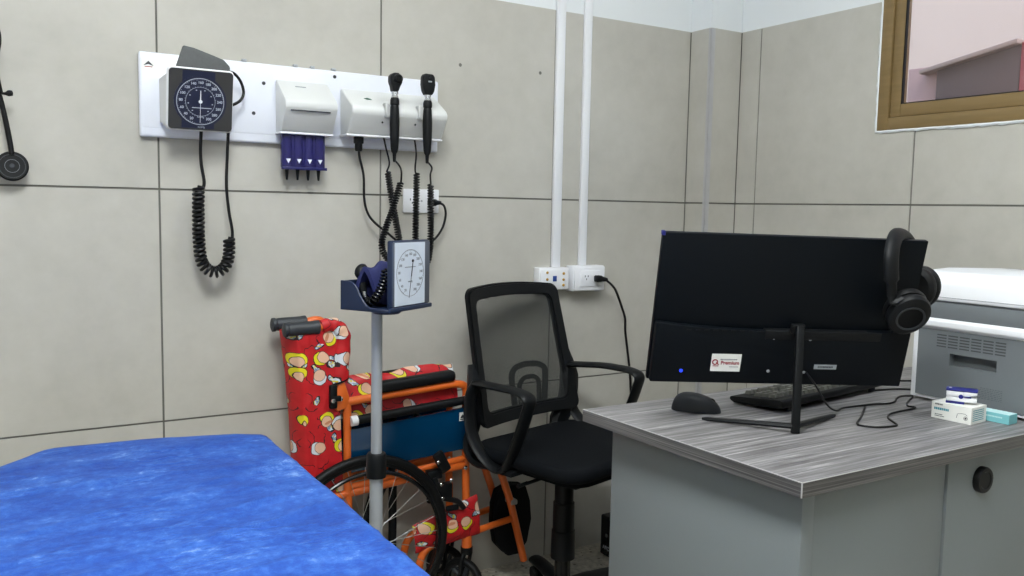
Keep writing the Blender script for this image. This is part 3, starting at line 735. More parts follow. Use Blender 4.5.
# ------------------------------------------------------------------ examination couch and its sheet
BZ = .68
out = [(-1.806, -2.25), (-1.806, -.530), (-1.814, -.512), (-1.862, -.480), (-2.0, -.447), (-2.20, -.430), (-2.224, -.440), (-2.36, -.60), (-2.40, -.68), (-2.40, -2.25)]
t = thing('examination_couch', 'examination couch hidden under the blue disposable sheet at the lower left', 'couch', (-2.1, -1.35, 0))
ins = [(-1.825, -2.24), (-1.825, -.545), (-1.833, -.530), (-1.872, -.500), (-2.0, -.468), (-2.19, -.452), (-2.215, -.465), (-2.345, -.61), (-2.38, -.69), (-2.38, -2.24)]
mb = MB(); mb.prism(ins, .595, BZ - .006, 'z', .02, 3); obj('mattress', mb, M['mattress'], t)
mb = MB()
for lo, hi in (((-2.37, -2.2, .55), (-2.33, -.66, .595)), ((-1.88, -2.2, .55), (-1.84, -.66, .595)), ((-2.33, -.70, .55), (-1.88, -.66, .595)), ((-2.33, -2.2, .55), (-1.88, -2.16, .595)), ((-2.33, -1.45, .55), (-1.88, -1.41, .595))): mb.box(lo, hi, .003)
obj('frame', mb, M['white_metal'], t)
for x in (-2.35, -1.86):
    for y in (-.74, -2.12):
        mb = MB(); mb.box((x - .018, y - .018, .0), (x + .018, y + .018, .55), .004); obj('leg', mb, M['white_metal'], t)
# sheet: top with creases, hanging down round the edge
def resample(poly, n):
    P = [V((a, b, 0)) for a, b in poly]; P.append(P[0].copy()); L = [0]
    for a, b in zip(P, P[1:]): L.append(L[-1] + (b - a).length)
    o = []; k = 0
    for i in range(n):
        s = L[-1] * i / n
        while L[k + 1] < s: k += 1
        tt = (s - L[k]) / (L[k + 1] - L[k]); o.append(P[k].lerp(P[k + 1], tt))
    return o
from mathutils import noise as mn
NR = 240
rim = resample(out, NR); cen = V((-2.1, -1.3, 0))
def crease(x, y):
    h = .0045 * mn.noise(V((x * 5, y * 9, 1.3))) + .0026 * mn.noise(V((x * 16, y * 26, 4.1)))
    for (a, off, w, s, amp) in ((.33, 1.10, .012, 1.0, .006), (.30, 1.24, .010, 1.0, .005), (.38, .86, .010, 1.0, .003), (.25, .99, .008, 1.0, .004), (-.06, .72, .010, 1, .0025), (.5, 1.40, .010, 1, .004)):
        dd = (y + off) - a * (x + 2.1) + .02 * mn.noise(V((x * 6, off, 0)))
        h += 1.7 * amp * math.exp(-(dd / w) ** 2) * (0.5 + 0.7 * mn.noise(V((x * 4, off * 7, 2))))
    return h
def sheet(u, v):
    p = rim[int(round(u * NR)) % NR]
    if v <= .8:
        s = v / .8; s = s ** .8; q = cen.lerp(p, s)
        edge = max(0, (s - .93) / .07)
        return V((q.x, q.y, BZ + crease(q.x, q.y) * (1 - .6 * edge) - .006 * edge ** 2))
    s = (v - .8) / .2; d = (p - cen).normalized()
    w = .006 * math.sin(u * 130) + .008 * mn.noise(V((p.x * 9, p.y * 9, s * 2)))
    return V((p.x, p.y, 0)) + d * (.006 + (.010 + w) * s) + V((0, 0, BZ - .008 - .20 * s * (1 + .06 * mn.noise(V((p.x * 4, p.y * 4, 7))))))
mb = MB(); mb.grid(sheet, NR, 86, 0, closed_u=True)
o = obj('disposable_sheet', mb, M['sheet'], smooth=80); tag(base_at(o, (-2.1, -1.35, BZ)), 'blue crinkled disposable sheet spread over the examination couch', 'sheet')

# ------------------------------------------------------------------ gauge on a rolling stand
SX, SY = -1.549, -.52
t = thing('gauge_stand', 'grey pole stand with navy basket beside the blue couch', 'stand', (SX, SY, 0))
mb = MB(); mb.tube([(SX, SY, .56), (SX, SY, .938)], .0125, 18); mb.tube([(SX, SY, .07), (SX, SY, .57)], .0155, 18); obj('pole', mb, M['steel'], t)
mb = MB(); mb.lathe([(.016, .542), (.0225, .543), (.0235, .55), (.0225, .596), (.020, .600), (.013, .600)], 20, Matrix.Translation((SX, SY, 0))); obj('clamp_collar', mb, M['black_plastic'], t)
mb = MB(); mb.lathe([(.045, .05), (.045, .075), (.025, .09), (.016, .095)], 20, Matrix.Translation((SX, SY, 0)))
for k in range(5):
    a = math.radians(20 + 72 * k); d = V((math.cos(a), math.sin(a), 0)); mb.tube([V((SX, SY, .068)) + d * .03, V((SX, SY, .056)) + d * .20], [.016, .011], 10)
bs = obj('star_base', mb, M['black_plastic'], t)
for k in range(5):
    a = math.radians(20 + 72 * k); d = V((math.cos(a), math.sin(a), 0)); c = V((SX, SY, .022)) + d * .195
    mb = MB(); mb.lathe([(.008, -.009), (.022, -.008), (.022, .008), (.008, .009)], 16, frame(c, V((0, 0, 1)), d, V((-d.y, d.x, 0)))); mb.tube([c, c + V((0, 0, .03))], .006, 8); obj('caster', mb, M['black_rubber'], bs)
E1 = V((.86, .51, 0)).normalized(); NN = V((.51, -.86, 0)).normalized(); UZ = V((0, 0, 1))
BF = frame(V((SX, SY, .938)) + NN * .024 + E1 * .004, E1, UZ, NN)       # local x right, y up, z toward the viewer
W2, D2 = .083, .065
mb = MB(); mb.box((-W2, 0, -D2), (W2, .006, D2), .002, mtx=BF); mb.box((-W2, 0, D2 - .002), (W2, .010, D2 + .003), .002, mtx=BF)
side = [(-D2, 0), (D2 - .002, 0), (D2 - .002, .007), (.016, .009), (.006, .014), (-.008, .030), (-.020, .052), (-.030, .061), (-.040, .064), (-D2, .065)]
def sidepl(x): mb.prism([(p[0], p[1]) for p in side], x, x + .005, 'x', .001, 1, mtx=BF @ Matrix(((1, 0, 0, 0), (0, 0, 1, 0), (0, 1, 0, 0), (0, 0, 0, 1))))
sidepl(-W2); sidepl(W2 - .005)
mb.box((-W2, 0, -D2), (W2, .064, -D2 + .004), .001, mtx=BF); mb.lathe([(.03, -.012), (.04, -.001), (0, -.001)], 20, BF @ Matrix.Rotation(-PI / 2, 4, 'X'))
obj('basket', mb, M['navy'], t)
# clock-style gauge head standing in the basket
GF = BF @ Matrix.Translation((.0105, .081, .043))
gt = thing('stand_blood_pressure_gauge', 'pale faced square blood pressure gauge standing in the navy basket', 'blood pressure gauge', GF @ V((0, -.074, 0)))
mb = MB(); mb.box((-.073, -.0745, .002), (.073, .0745, .016), .004, 2, GF); hs = obj('housing', mb, M['navy'], gt)
mb = MB(); mb.box((-.070, -.0715, .012), (.0725, .0715, .0185), .003, 2, GF); obj('face_frame', mb, mat('slate_frame', rgb(78, 84, 96), .45), hs)
mb = MB(); mb.box((-.0665, -.0695, .018), (.050, .0695, .0195), .001, 1, GF); dial = obj('dial', mb, M['dial_white'], gt)
DF = GF @ Matrix.Translation((-.0085, .002, .0196)) @ Matrix.Scale(1.04, 4); mb = MB()
mb.ring(.0495, .0505, 0, .0003, 64, DF)
for k in range(61):
    R = DF @ Matrix.Rotation(math.radians(150 - k * 5), 4, 'Z'); L = .0045 if k % 5 == 0 else .0025
    mb.box((-.0003, .0505 - L, 0), (.0003, .0505, .0003), mtx=R)
for i, s in enumerate(nums):
    a = math.radians(244 - i * 22.0); mb.text(s, .0082, DF @ Matrix.Translation((.0405 * math.cos(a), .0405 * math.sin(a), .0002)))
mb.text('mmHg', .006, DF @ Matrix.Translation((0, -.018, .0002))); mb.box((-.02, .012, 0), (.02, .0135, .0003), mtx=DF)
obj('dial_marks', mb, M['ink_grey'], dial)
mb = MB(); R = DF @ Matrix.Translation((.006, .012, 0)) @ Matrix.Rotation(math.radians(-10), 4, 'Z'); mb.lathe([(.003, 0), (.003, .002), (0, .0025)], 14, R @ Matrix.Translation((0, 0.014, 0)))
mb.box((-.0006, -.066, .001), (.0006, .014, .0014), mtx=R); mb.prism([(-.0013, -.02), (.0013, -.02), (.0008, .014), (-.0008, .014)], .001, .0016, 'z', mtx=R); obj('needle', mb, M['ink_dark'], dial)
mb = MB(); mb.lathe([(.004, 0), (.005, .004), (.004, .010), (0, .011)], 12, GF @ Matrix.Translation((.072, -.045, .006)) @ Matrix.Rotation(PI / 2, 4, 'Y')); obj('side_knob', mb, M['steel'], hs)
def bp(x, y, z): return BF @ V((x, y, z))
mb = MB(); cc = coil([bp(-.046, .092, .032), bp(-.052, .066, .030), bp(-.058, .040, .022), bp(-.062, .022, .008), bp(-.056, .020, -.012), bp(-.04, .026, -.035)], .0085, .0027, 17, 10)
mb.tube(cc, .0026, 6); obj('coiled_tube', mb, M['black_gloss'], gt)
# cuff and bulb lying in the basket
def cuff2(u, v):
    a = v * PI
    x = -.060 + .125 * u; y = .064 + .030 * math.sin(a) + .016 * u + .004 * math.sin(u * 11 + v * 5); z = -.045 + .062 * v * (1 - .2 * u) + .003 * math.sin(u * 9)
    return bp(x, y - .02 * (1 - math.sin(a)), z)
mb = MB(); mb.grid(cuff2, 18, 12, .010); mb.box((-.030, .008, -.050), (.075, .060, .018), .014, 3, BF)
ct = thing('arm_cuff', 'navy nylon cuff and black bulb lying in the stand basket', 'cuff', bp(.0, .007, -.02))
obj('cuff', mb, M['navy_cloth'], ct)
mb = MB(); mb.ball((0, 0, 0), (.019, .0145, .0145), BF @ Matrix.Translation((-.046, .084, -.036)) @ Matrix.Rotation(.9, 4, 'Z')); mb.tube([bp(-.048, .058, -.034), bp(-.050, .035, -.026), bp(-.052, .024, -.022)], [.010, .008, .006], 10); obj('bulb', mb, M['black_plastic'], ct)
mb = MB(); mb.tube([bp(-.058, .040, -.020), bp(-.058, .028, -.016)], .006, 10); mb.ball(bp(-.060, .016, -.006), .005); obj('valve', mb, M['chrome'], ct)

# ------------------------------------------------------------------ folded wheelchair (faces +x, flat against the back wall)
NYR, FYR = -.170, -.062     # near and far side frames
t = thing('folded_wheelchair', 'folded orange wheelchair with red patterned fabric standing against the back wall', 'wheelchair', (-1.38, -.13, 0))
TR = .0115
def side_frame(y):
    mb = MB()
    T = lambda pts, r=TR, f=.045: mb.tube(fillet([(p[0], y, p[1]) for p in pts], f), r, 12)
    T([(-1.567, .848), (-1.530, .856), (-1.503, .830), (-1.520, .655)])           # push handle bend and upper upright
    T([(-1.520, .665), (-1.489, .640), (-1.487, .40), (-1.478, .12), (-1.44, .10)], TR, .02)   # rear upright
    T([(-1.520, .640), (-1.165, .662), (-1.126, .655), (-1.124, .40), (-1.117, .165)], TR, .05)  # arm rail and front post
    T([(-1.56, .382), (-1.13, .418)])
    T([(-1.49, .405), (-1.13, .438)], .009)
    T([(-1.285, .05), (-1.262, .19), (-1.18, .202), (-1.085, .216)], TR, .05)
    T([(-1.475, .13), (-1.285, .06)], TR)
    T([(-1.127, .45), (-1.055, .432), (-1.012, .40), (-.969, .285), (-.915, .085)], TR, .03)  # leg hanger
    T([(-1.117, .206), (-.962, .226)], .010)
    mb.tube([(-1.117, y, .150), (-1.117, y, .215)], .0155, 14)
    mb.prism([(-1.535, .640), (-1.520, .620), (-1.494, .628), (-1.486, .655), (-1.500, .700), (-1.516, .700)], y - .0135, y + .0135, 'y', .004)
    return mb
sf_near = obj('side_frame', side_frame(NYR), M['orange'], t)
sf_far = obj('side_frame', side_frame(FYR), M['orange'], t)
for y, sf in ((NYR, sf_near), (FYR, sf_far)):
    mb = MB(); x0 = -1.662
    prof = [(0, 0), (.011, 0), (.0185, .003), (.019, .010), (.0165, .014), (.0175, .020), (.0175, .080), (.0185, .086), (.0185, .094), (.013, .097), (0, .097)]
    mb.lathe(prof, 18, frame((x0, y, .846), V((0, 1, 0)), V((0, 0, 1)), V((1, 0, .03)).normalized())); obj('hand_grip', mb, M['grip_rubber'], t)
    for zz, xx in ((.413, -1.132), (.655, -1.512)):
        mb = MB(); mb.lathe([(.006, 0), (.006, .004), (.003, .006), (0, .006)], 10, wallframe(xx, zz, y - .012)); obj('bolt', mb, M['chrome'], sf)
    mb = MB(); mb.box((-1.410, y - .019, .664), (-1.166, y + .019, .696), .012, 3, Matrix.Translation((-1.29, 0, .68)) @ Matrix.Rotation(-.062, 4, 'Y') @ Matrix.Translation((1.29, 0, -.68))); obj('arm_pad', mb, M['black_soft'], t)
    # seat rail: black bar with white end caps
    mb = MB(); mb.tube([(-1.470, y - .014, .592), (-1.133, y - .014, .614)], .0125, 14); rl = obj('seat_rail', mb, M['black_soft'], t)
    for a, b in (((-1.484, .591), (-1.466, .592)), ((-1.137, .614), (-1.121, .615))):
        mb = MB(); mb.tube([(a[0], y - .014, a[1]), (b[0], y - .014, b[1])], .0140, 14); obj('end_cap', mb, M['white_plastic'], rl)
# back sling folded behind the uprights
def back_sling(u, v):
    # u runs near front edge -> rear fold -> far front edge, v bottom -> top
    z = .40 + v * .446
    lean = -1.518 + .016 * (1 - v); fold = -1.622 - .034 * v + .006 * math.sin(v * 3)
    a = abs(u - .5) * 2                # 0 at the fold, 1 at the edges
    x = fold + (lean - fold) * a
    y = -.117 + (-.058 if u < .5 else .050) * min(1, a * 5) ** .6
    rip = .004 * mn.noise(V((u * 9, v * 8, 0))) + .003 * mn.noise(V((u * 22, v * 16, 3)))
    return V((x, y + (rip if u > .5 else -abs(rip)), z - .010 * (1 - a) * v))
mb = MB(); mb.grid(back_sling, 61, 40, .003); obj('back_sling', mb, M['print'], t, smooth=80)
def sleeve(y, near):
    path = fillet([(-1.560, y, .849), (-1.528, y, .857), (-1.499, y, .830), (-1.509, y, .700)] if near else [(-1.503, y, .828), (-1.506, y, .77), (-1.509, y, .700)], .035, 8)
    P = [path[0]]
    for p in path[1:]:
        n_ = max(1, int((p - P[-1]).length / .012))
        q0 = P[-1]
        for i in range(1, n_ + 1): P.append(q0.lerp(p, i / n_))
    R = [.0185 + .0035 * i / len(P) + .0012 * math.sin(i * 1.3) for i in range(len(P))]
    m = MB(); m.tube(P, R, 18, flat=(1.0, .85, (1, 0, 0))); return m
for y in (NYR, FYR):
    mb = sleeve(y, y == NYR); sl = obj('upright_sleeve', mb, M['print'], t, smooth=80)
    mb = MB(); mb.tube([(-1.510 + .023 * math.cos(k * PI / 10), y + .0172 * math.sin(k * PI / 10), .701 + .008 * math.cos(k * PI / 10)) for k in range(20)], .003, 6, closed=True); obj('hem', mb, M['black_plastic'], sl)
    mb = MB(); mb.box((-1.543, y - .020, .630), (-1.522, y - .004, .695), .005); mb.box((-1.540, y - .023, .650), (-1.512, y - .012, .665), .004); obj('folding_latch', mb, M['black_plastic'], t)
    mb = MB(); mb.lathe([(.006, 0), (.006, .004), (0, .005)], 10, wallframe(-1.537, .655, y - .025)); obj('bolt', mb, M['chrome'], t)
# seat fabric folded up between the arm rests
def seat_sling(u, v):
    a = abs(v - .5) * 2
    x = -1.482 + .336 * u
    top = .700 + .016 * u + .004 * math.sin(u * 12)
    z = top + (.600 - top) * a ** 1.15
    y = -.116 + (-.040 if v < .5 else .040) * a ** .7
    return V((x + .006 * mn.noise(V((u * 3, v * 4, 5))), y + .005 * mn.noise(V((u * 10, v * 6, 1))), z + .004 * mn.noise(V((u * 7, v * 3, 9)))))
mb = MB(); mb.grid(seat_sling, 40, 21, .004); obj('seat_sling', mb, M['print'], t, smooth=80)
# glossy blue side panel
for y, s in ((NYR - .003, 1), (FYR + .003, 1)):
    mb = MB(); mb.prism([(-1.486, .445), (-1.124, .468), (-1.122, .592), (-1.486, .566)], y - .006, y + .006, 'y', .004, 2); pnl = obj('side_panel', mb, M['blue_panel'], t)
    if y < -.1:
        mb = MB(); mb.box((-1.152, y - .0072, .553), (-1.132, y - .0058, .578)); st = obj('sticker', mb, M['card_white'], pnl)
        mb = MB(); mb.box((-1.150, y - .0078, .556), (-1.134, y - .0071, .559)); mb.prism([(-1.150, .561), (-1.142, .572), (-1.134, .561)], y - .0078, y - .0071, 'y'); obj('sticker_print', mb, M['ink_dark'], pnl)
# cross brace seen through the wheel
mb = MB()
for a, b in (((-1.47, NYR + .02, .16), (-1.30, FYR, .58)), ((-1.44, FYR, .16), (-1.27, NYR + .02, .58))): mb.tube([a, b], .0105, 10)
mb.box((-1.388, -.13, .10), (-1.366, -.11, .40), .006); mb.box((-1.340, -.12, .10), (-1.318, -.10, .41), .006); obj('cross_brace', mb, M['black_plastic'], t)
# rear wheels
HUBX, HUBZ, WR = -1.452, .250, .250
def wheel(y, out):
    AX = frame((HUBX, y, HUBZ), V((1, 0, 0)), V((0, 0, 1)), V((0, -1, 0)))
    mb = MB(); tp = [(WR - .0125 + .0125 * math.cos(a), .013 * math.sin(a)) for a in [2 * PI * k / 12 for k in range(12)]]
    mb.tubeprof(tp, 72, AX); w = obj('rear_wheel', mb, M['black_rubber'], t)
    mb = MB(); mb.tubeprof([(WR - .031, -.007), (WR - .022, -.009), (WR - .020, 0), (WR - .022, .009), (WR - .031, .007)], 72, AX); obj('rim', mb, M['black_plastic'], w)
    mb = MB(); mb.lathe([(.008, -.03), (.022, -.028), (.022, -.024), (.012, -.022), (.012, .022), (.022, .024), (.022, .028), (.010, .034), (0, .034)], 20, AX); obj('hub', mb, M['steel'], w)
    proto = None
    for k in range(28):
        a = 2 * PI * k / 28; side = 1 if k % 2 else -1; off = (1 if (k // 2) % 2 else -1) * math.radians(72)
        p0 = V((.020 * math.cos(a + off), .020 * math.sin(a + off), side * .026)); p1 = V(((WR - .030) * math.cos(a), (WR - .030) * math.sin(a), side * .003))
        mb = MB(); mb.tube([AX @ p0, AX @ p1], .0010, 5); obj('spoke', mb, M['spoke_steel'], w)
    mb = MB(); hp = [(WR - .040 + .0060 * math.cos(a2), out * .034 + .0060 * math.sin(a2)) for a2 in [2 * PI * k / 10 for k in range(10)]]
    mb.tubeprof(hp, 72, AX)
    for k in range(6):
        a = 2 * PI * k / 6 + .3; mb.tube([AX @ V(((WR - .028) * math.cos(a), (WR - .028) * math.sin(a), out * .006)), AX @ V(((WR - .040) * math.cos(a), (WR - .040) * math.sin(a), out * .032))], .003, 6)
    obj('hand_rim', mb, M['black_gloss'], w)
wheel(-.206, 1)
mb = MB(); mb.tube([(HUBX, -.206, HUBZ), (HUBX, -.03, HUBZ)], .008, 10); mb.box((-1.50, NYR - .012, .215), (-1.40, NYR + .012, .29), .006); obj('axle', mb, M['black_plastic'], t)
# front casters
for y in (NYR, FYR):
    cx, cz, r = -1.128, .068, .068
    d = V((.50, -.866, 0)).normalized() if y == NYR else V((.6, -.8, 0)).normalized(); n = V((-d.y, d.x, 0))
    AX = frame((cx, y, cz), d, V((0, 0, 1)), n)
    mb = MB(); mb.tubeprof([(r - .012 + .012 * math.cos(a), .012 * math.sin(a)) for a in [2 * PI * k / 10 for k in range(10)]], 40, AX); cw = obj('front_caster', mb, M['black_rubber'], t)
    mb = MB(); mb.tubeprof([(.046, -.008), (.058, -.009), (.058, .009), (.046, .008)], 36, AX); mb.lathe([(.012, -.014), (.012, .014)], 16, AX)
    for k in range(5): 
        a = 2 * PI * k / 5; mb.tube([AX @ V((.01 * math.cos(a), .01 * math.sin(a), 0)), AX @ V((.05 * math.cos(a), .05 * math.sin(a), 0))], .006, 6)
    obj('caster_hub', mb, M['grip_rubber'], cw)
    mb = MB(); mb.tube([(-1.117, y, .148), (-1.117, y, .168)], .018, 14)
    for s in (-1, 1):
        mb.tube(fillet([V((-1.117, y, .150)) + n * s * .006, V((-1.117, y, .142)) + n * s * .022, V((cx, y, cz)) + n * s * .020], .02), .0085, 8, flat=(1.0, .6, n))
    obj('caster_fork', mb, M['black_plastic'], cw)
# calf strap pouch of the same print between the front posts
def strap(u, v):
    p0, p1 = V((-1.290, -.172, .222)), V((-1.086, -.182, .266)); p = p0.lerp(p1, u)
    h = (.085 + .038 * u) * (v - .5)
    b = .017 * math.sin(PI * v) ** .5 * (math.sin(PI * min(1, u * .96 + .02)) ** .3)
    return p + V((.012 * (.5 - v), -b + .004 * mn.noise(V((u * 8, v * 6, 2))), h))
mb = MB(); mb.grid(strap, 30, 16, .006); obj('calf_strap', mb, M['print'], t, smooth=80)
# brake
mb = MB(); mb.box((-1.262, NYR - .034, .398), (-1.215, NYR - .008, .425), .006)
mb.tube(fillet([(-1.240, NYR - .03, .405), (-1.225, NYR - .036, .345), (-1.165, NYR - .034, .325), (-1.145, NYR - .03, .30)], .02), .008, 8)
mb.box((-1.238, NYR - .044, .415), (-1.204, NYR - .026, .482), .008, 2, Matrix.Translation((-1.22, 0, .45)) @ Matrix.Rotation(-.5, 4, 'Y') @ Matrix.Translation((1.22, 0, -.45)))
mb.box((-1.235, NYR - .040, .335), (-1.185, NYR - .016, .385), .007); mb.box((-1.262, NYR - .036, .33), (-1.232, NYR - .018, .40), .007)
mb.box((-1.205, NYR - .042, .300), (-1.165, NYR - .028, .316), .005); bk_ = obj('brake', mb, M['black_plastic'], t)
for (x, z) in ((-1.236, .452), (-1.226, .386), (-1.195, .394), (-1.222, .345)):
    mb = MB(); mb.lathe([(.0055, 0), (.0055, .004), (.003, .006), (0, .006)], 10, wallframe(x, z, NYR - .044)); obj('bolt', mb, M['chrome'], bk_)
# foot plates folded up between the leg hangers
foot = [(-.988, .305), (-.945, .322), (-.895, .312), (-.878, .262), (-.872, .200), (-.886, .130), (-.915, .095), (-.955, .095), (-.992, .135), (-1.004, .20), (-1.002, .262)]
for y in (-.135, -.098):
    mb = MB(); mb.prism(foot if y < -.12 else [(a + .006, b - .004) for a, b in foot], y - .011, y + .011, 'y', .007, 2); fp = obj('foot_plate', mb, M['bag'], t)
    if y < -.12:
        mb = MB(); mb.box((-.972, NYR - .015, .272), (-.950, NYR + .03, .288), .004, 2); obj('hinge_bolt', mb, M['spoke_steel'], fp)
# ------------------------------------------------------------------ office chair (local +x is forward)
CH = thing('office_chair', 'black mesh-back office chair with arm loops between wheelchair and desk', 'chair', (-.8965, -.3513, 0), (0, 0, math.radians(-75.4)))
OX, OY = .006, .024
def rrect(hx, hy, r, n=6, cx=0, cy=0, pw=None):
    pts = []
    for sx, sy, a0 in ((1, 1, 0), (-1, 1, 90), (-1, -1, 180), (1, -1, 270)):
        for i in range(n + 1):
            a = math.radians(a0 + 90 * i / n); pts.append((cx + sx * (hx - r) + r * math.cos(a), cy + sy * (hy - r) + r * math.sin(a)))
    return pts
mb = MB(); mb.prism(rrect(.204, .236, .075, 8, OX + .004, OY), .458, .499, 'z', .017, 4); mb.prism(rrect(.185, .20, .06, 6, OX, OY), .440, .460, 'z', .004)
obj('seat', mb, M['seat_cloth'], CH, world=False)
def bk(y, z, off=0):
    s = (z - .56) / .358
    return V((OX - .165 - .085 * s - .025 * (1 - ((y) / .2) ** 2) + off, OY + y, z + .012 * (1 - (y / .2) ** 2) * max(0, s)))
def bloop(hw_t, hw_b, zt, zb, r, n=7):
    pts = []
    for (y, z, a0) in ((hw_t, zt, 0), (-hw_t, zt, 90), (-hw_b, zb, 180), (hw_b, zb, 270)):
        sy = 1 if y > 0 else -1; sz = 1 if z == zt else -1
        for i in range(n + 1):
            a = math.radians(a0 + 90 * i / n); pts.append((y - sy * r + r * math.cos(a), z - sz * r + r * math.sin(a)))
    # densify straight runs
    o = []
    for i, p in enumerate(pts):
        q = pts[(i + 1) % len(pts)]; d = math.dist(p, q); m = max(1, int(d / .03))
        for k in range(m): o.append((p[0] + (q[0] - p[0]) * k / m, p[1] + (q[1] - p[1]) * k / m))
    return o
lp = bloop(.198, .214, .930, .540, .026)
mb = MB(); ring = [bk(y, z) for y, z in lp]
bm = bmesh.new(); n = len(ring); rows = []
for i in range(n):
    y, z = lp[i]; k = .036
    cy, cz = 0, .735; yi = y * (1 - k / .20); zi = z if .60 < z < .87 else cz + (z - cz) * (1 - k / .19)
    a, b = bk(y, z, .012), bk(yi, zi, .012); c, d = bk(yi, zi, -.010), bk(y, z, -.010)
    rows.append([bm.verts.new(p) for p in (a, b, c, d)])
for i in range(n):
    for j in range(4): bm.faces.new((rows[i][j], rows[(i + 1) % n][j], rows[(i + 1) % n][(j + 1) % 4], rows[i][(j + 1) % 4]))
bmesh.ops.recalc_face_normals(bm, faces=bm.faces[:]); bmesh.ops.bevel(bm, geom=[e for e in bm.edges if e.calc_face_angle(0) > .9], offset=.005, segments=2, affect='EDGES')
mb._merge(bm); bf = obj('back_frame', mb, M['black_soft'], CH, world=False)
mb = MB()
def net(u, v):
    z = .565 + .345 * v; y = (-.186 + .372 * u); return bk(y, z, .002)
mb.grid(net, 24, 24); obj('mesh_back', mb, M['net'], CH, world=False, smooth=80)
mb = MB()
arch = [(-.070, .555), (-.068, .655), (-.050, .676), (.0, .684), (.055, .680), (.078, .668), (.072, .63), (.050, .555)]
mb.tube([bk(y + .050, z, -.022) for y, z in [(q.x, q.y) for q in fillet([(a, b, 0) for a, b in arch], .02)]], .0095, 8)
arch2 = [(-.042, .555), (-.040, .625), (-.015, .645), (.03, .645), (.046, .632), (.032, .555)]
mb.tube([bk(y + .050, z, -.022) for y, z in [(q.x, q.y) for q in fillet([(a, b, 0) for a, b in arch2], .02)]], .0075, 8)
obj('lumbar_support', mb, M['black_plastic'], CH, world=False)
for s in (-1, 1):
    w0, w1, w2 = (.192, .160, .142) if s > 0 else (.212, .226, .215)
    mb = MB(); P = [bk(s * .202, .720, -.008), bk(s * .204, .64, -.008), V((OX - .188, OY + s * w0, .56)), V((OX - .196, OY + s * w1, .49)), V((OX - .165, OY + s * w2, .446)), V((OX - .10, OY + s * .14, .442))]
    mb.tube(catmull(P, 6), [.018 + .003 * i for i in range(6)] + ([.036] * 12 + [.032] * 13 if s > 0 else [.022] * 25), 8, flat=(1.0, .7, (0, 1, 0))); obj('back_bracket', mb, M['black_plastic'], CH, world=False)
for s in (-1, 1):
    yy = OY + s * (.250 if s < 0 else .240); mb = MB()
    P = fillet([(OX - (.160 if s < 0 else .188), yy - s * (.02 if s < 0 else .036), .676), (OX - .08, yy, .683), (OX + .02, yy, .683), (OX + .064, yy, .672), (OX + .028, yy, .57), (OX - .030, yy - s * .01, .462)], .035, 6)
    kx, ky = (0, 0) if s < 0 else (-.030, -.030)
    P2 = catmull([(OX - .030, yy - s * .01, .462), (OX - .062, yy - s * .01, .450), (OX - .105, yy - s * .006, .468), (OX - .148 + kx * .6, yy + ky * .8, .515), (OX - .170 + kx, yy + ky, .580), (OX - .172 + kx, yy - s * .004 + ky, .640), (OX - .162 + kx * .8, yy - s * .02 + ky * .6, .676)], 6)
    mb.tube(P, .025, 12, flat=(.36, 1.0, (0, 0, 1)))
    mb.tube(P2, .023, 12, flat=(.38, 1.0, (1, 0, .2)))
    mb.box((OX - .075, min(yy, yy - s * .13), .442), (OX - .005, max(yy, yy - s * .13), .456), .004)
    obj('armrest', mb, M['black_plastic'], CH, world=False)
mb = MB(); mb.box((-.09, -.07, .395), (.10, .10, .437), .008); mech = obj('tilt_mechanism', mb, M['black_plastic'], CH, world=False)
mb = MB(); mb.tube([(.02, -.05, .425), (.01, -.20, .418)], .0050, 8); mb.tube([(.01, -.17, .4195), (.008, -.205, .416)], [.0055, .006], 8); obj('height_lever', mb, M['black_plastic'], mech, world=False)
mb = MB(); mb.lathe([(.022, .40), (.0275, .40), (.0275, .324), (.031, .323), (.0315, .242), (.034, .240), (.0355, .158), (.024, .157)], 24); obj('lift_cover', mb, M['black_plastic'], CH, world=False)
mb = MB(); mb.lathe([(.0235, .05), (.0235, .16)], 20); obj('gas_column', mb, M['black_gloss'], CH, world=False)
mb = MB(); mb.lathe([(.03, .045), (.045, .05), (.045, .08), (.032, .088), (.025, .09)], 24)
angs = [math.radians(77 + 75.4 + 72 * k) for k in range(5)]
for a in angs:
    d = V((math.cos(a), math.sin(a), 0))
    mb.tube(catmull([V((0, 0, .072)) + d * .03, V((0, 0, .070)) + d * .12, V((0, 0, .062)) + d * .212, V((0, 0, .056)) + d * .230], 5), [.026] * 5 + [.0245] * 5 + [.023] * 4 + [.02, .014], 12, flat=(.62, 1.0, (0, 0, 1)))
sb = obj('star_base', mb, M['black_plastic'], CH, world=False)
for a in angs:
    d = V((math.cos(a), math.sin(a), 0)); c = V((0, 0, .0225)) + d * .208; ax = V((-d.y, d.x, 0))
    mb = MB()
    for s in (-1, 1): mb.lathe([(.004, -.007), (.021, -.007), (.0225, -.004), (.0225, .004), (.021, .007), (.004, .007)], 18, frame(c + ax * s * .012, V((0, 0, 1)), d, ax) if True else None)
    mb.tube([c, c + V((0, 0, .034))], .0055, 8); obj('caster', mb, M['black_rubber'], sb, world=False)

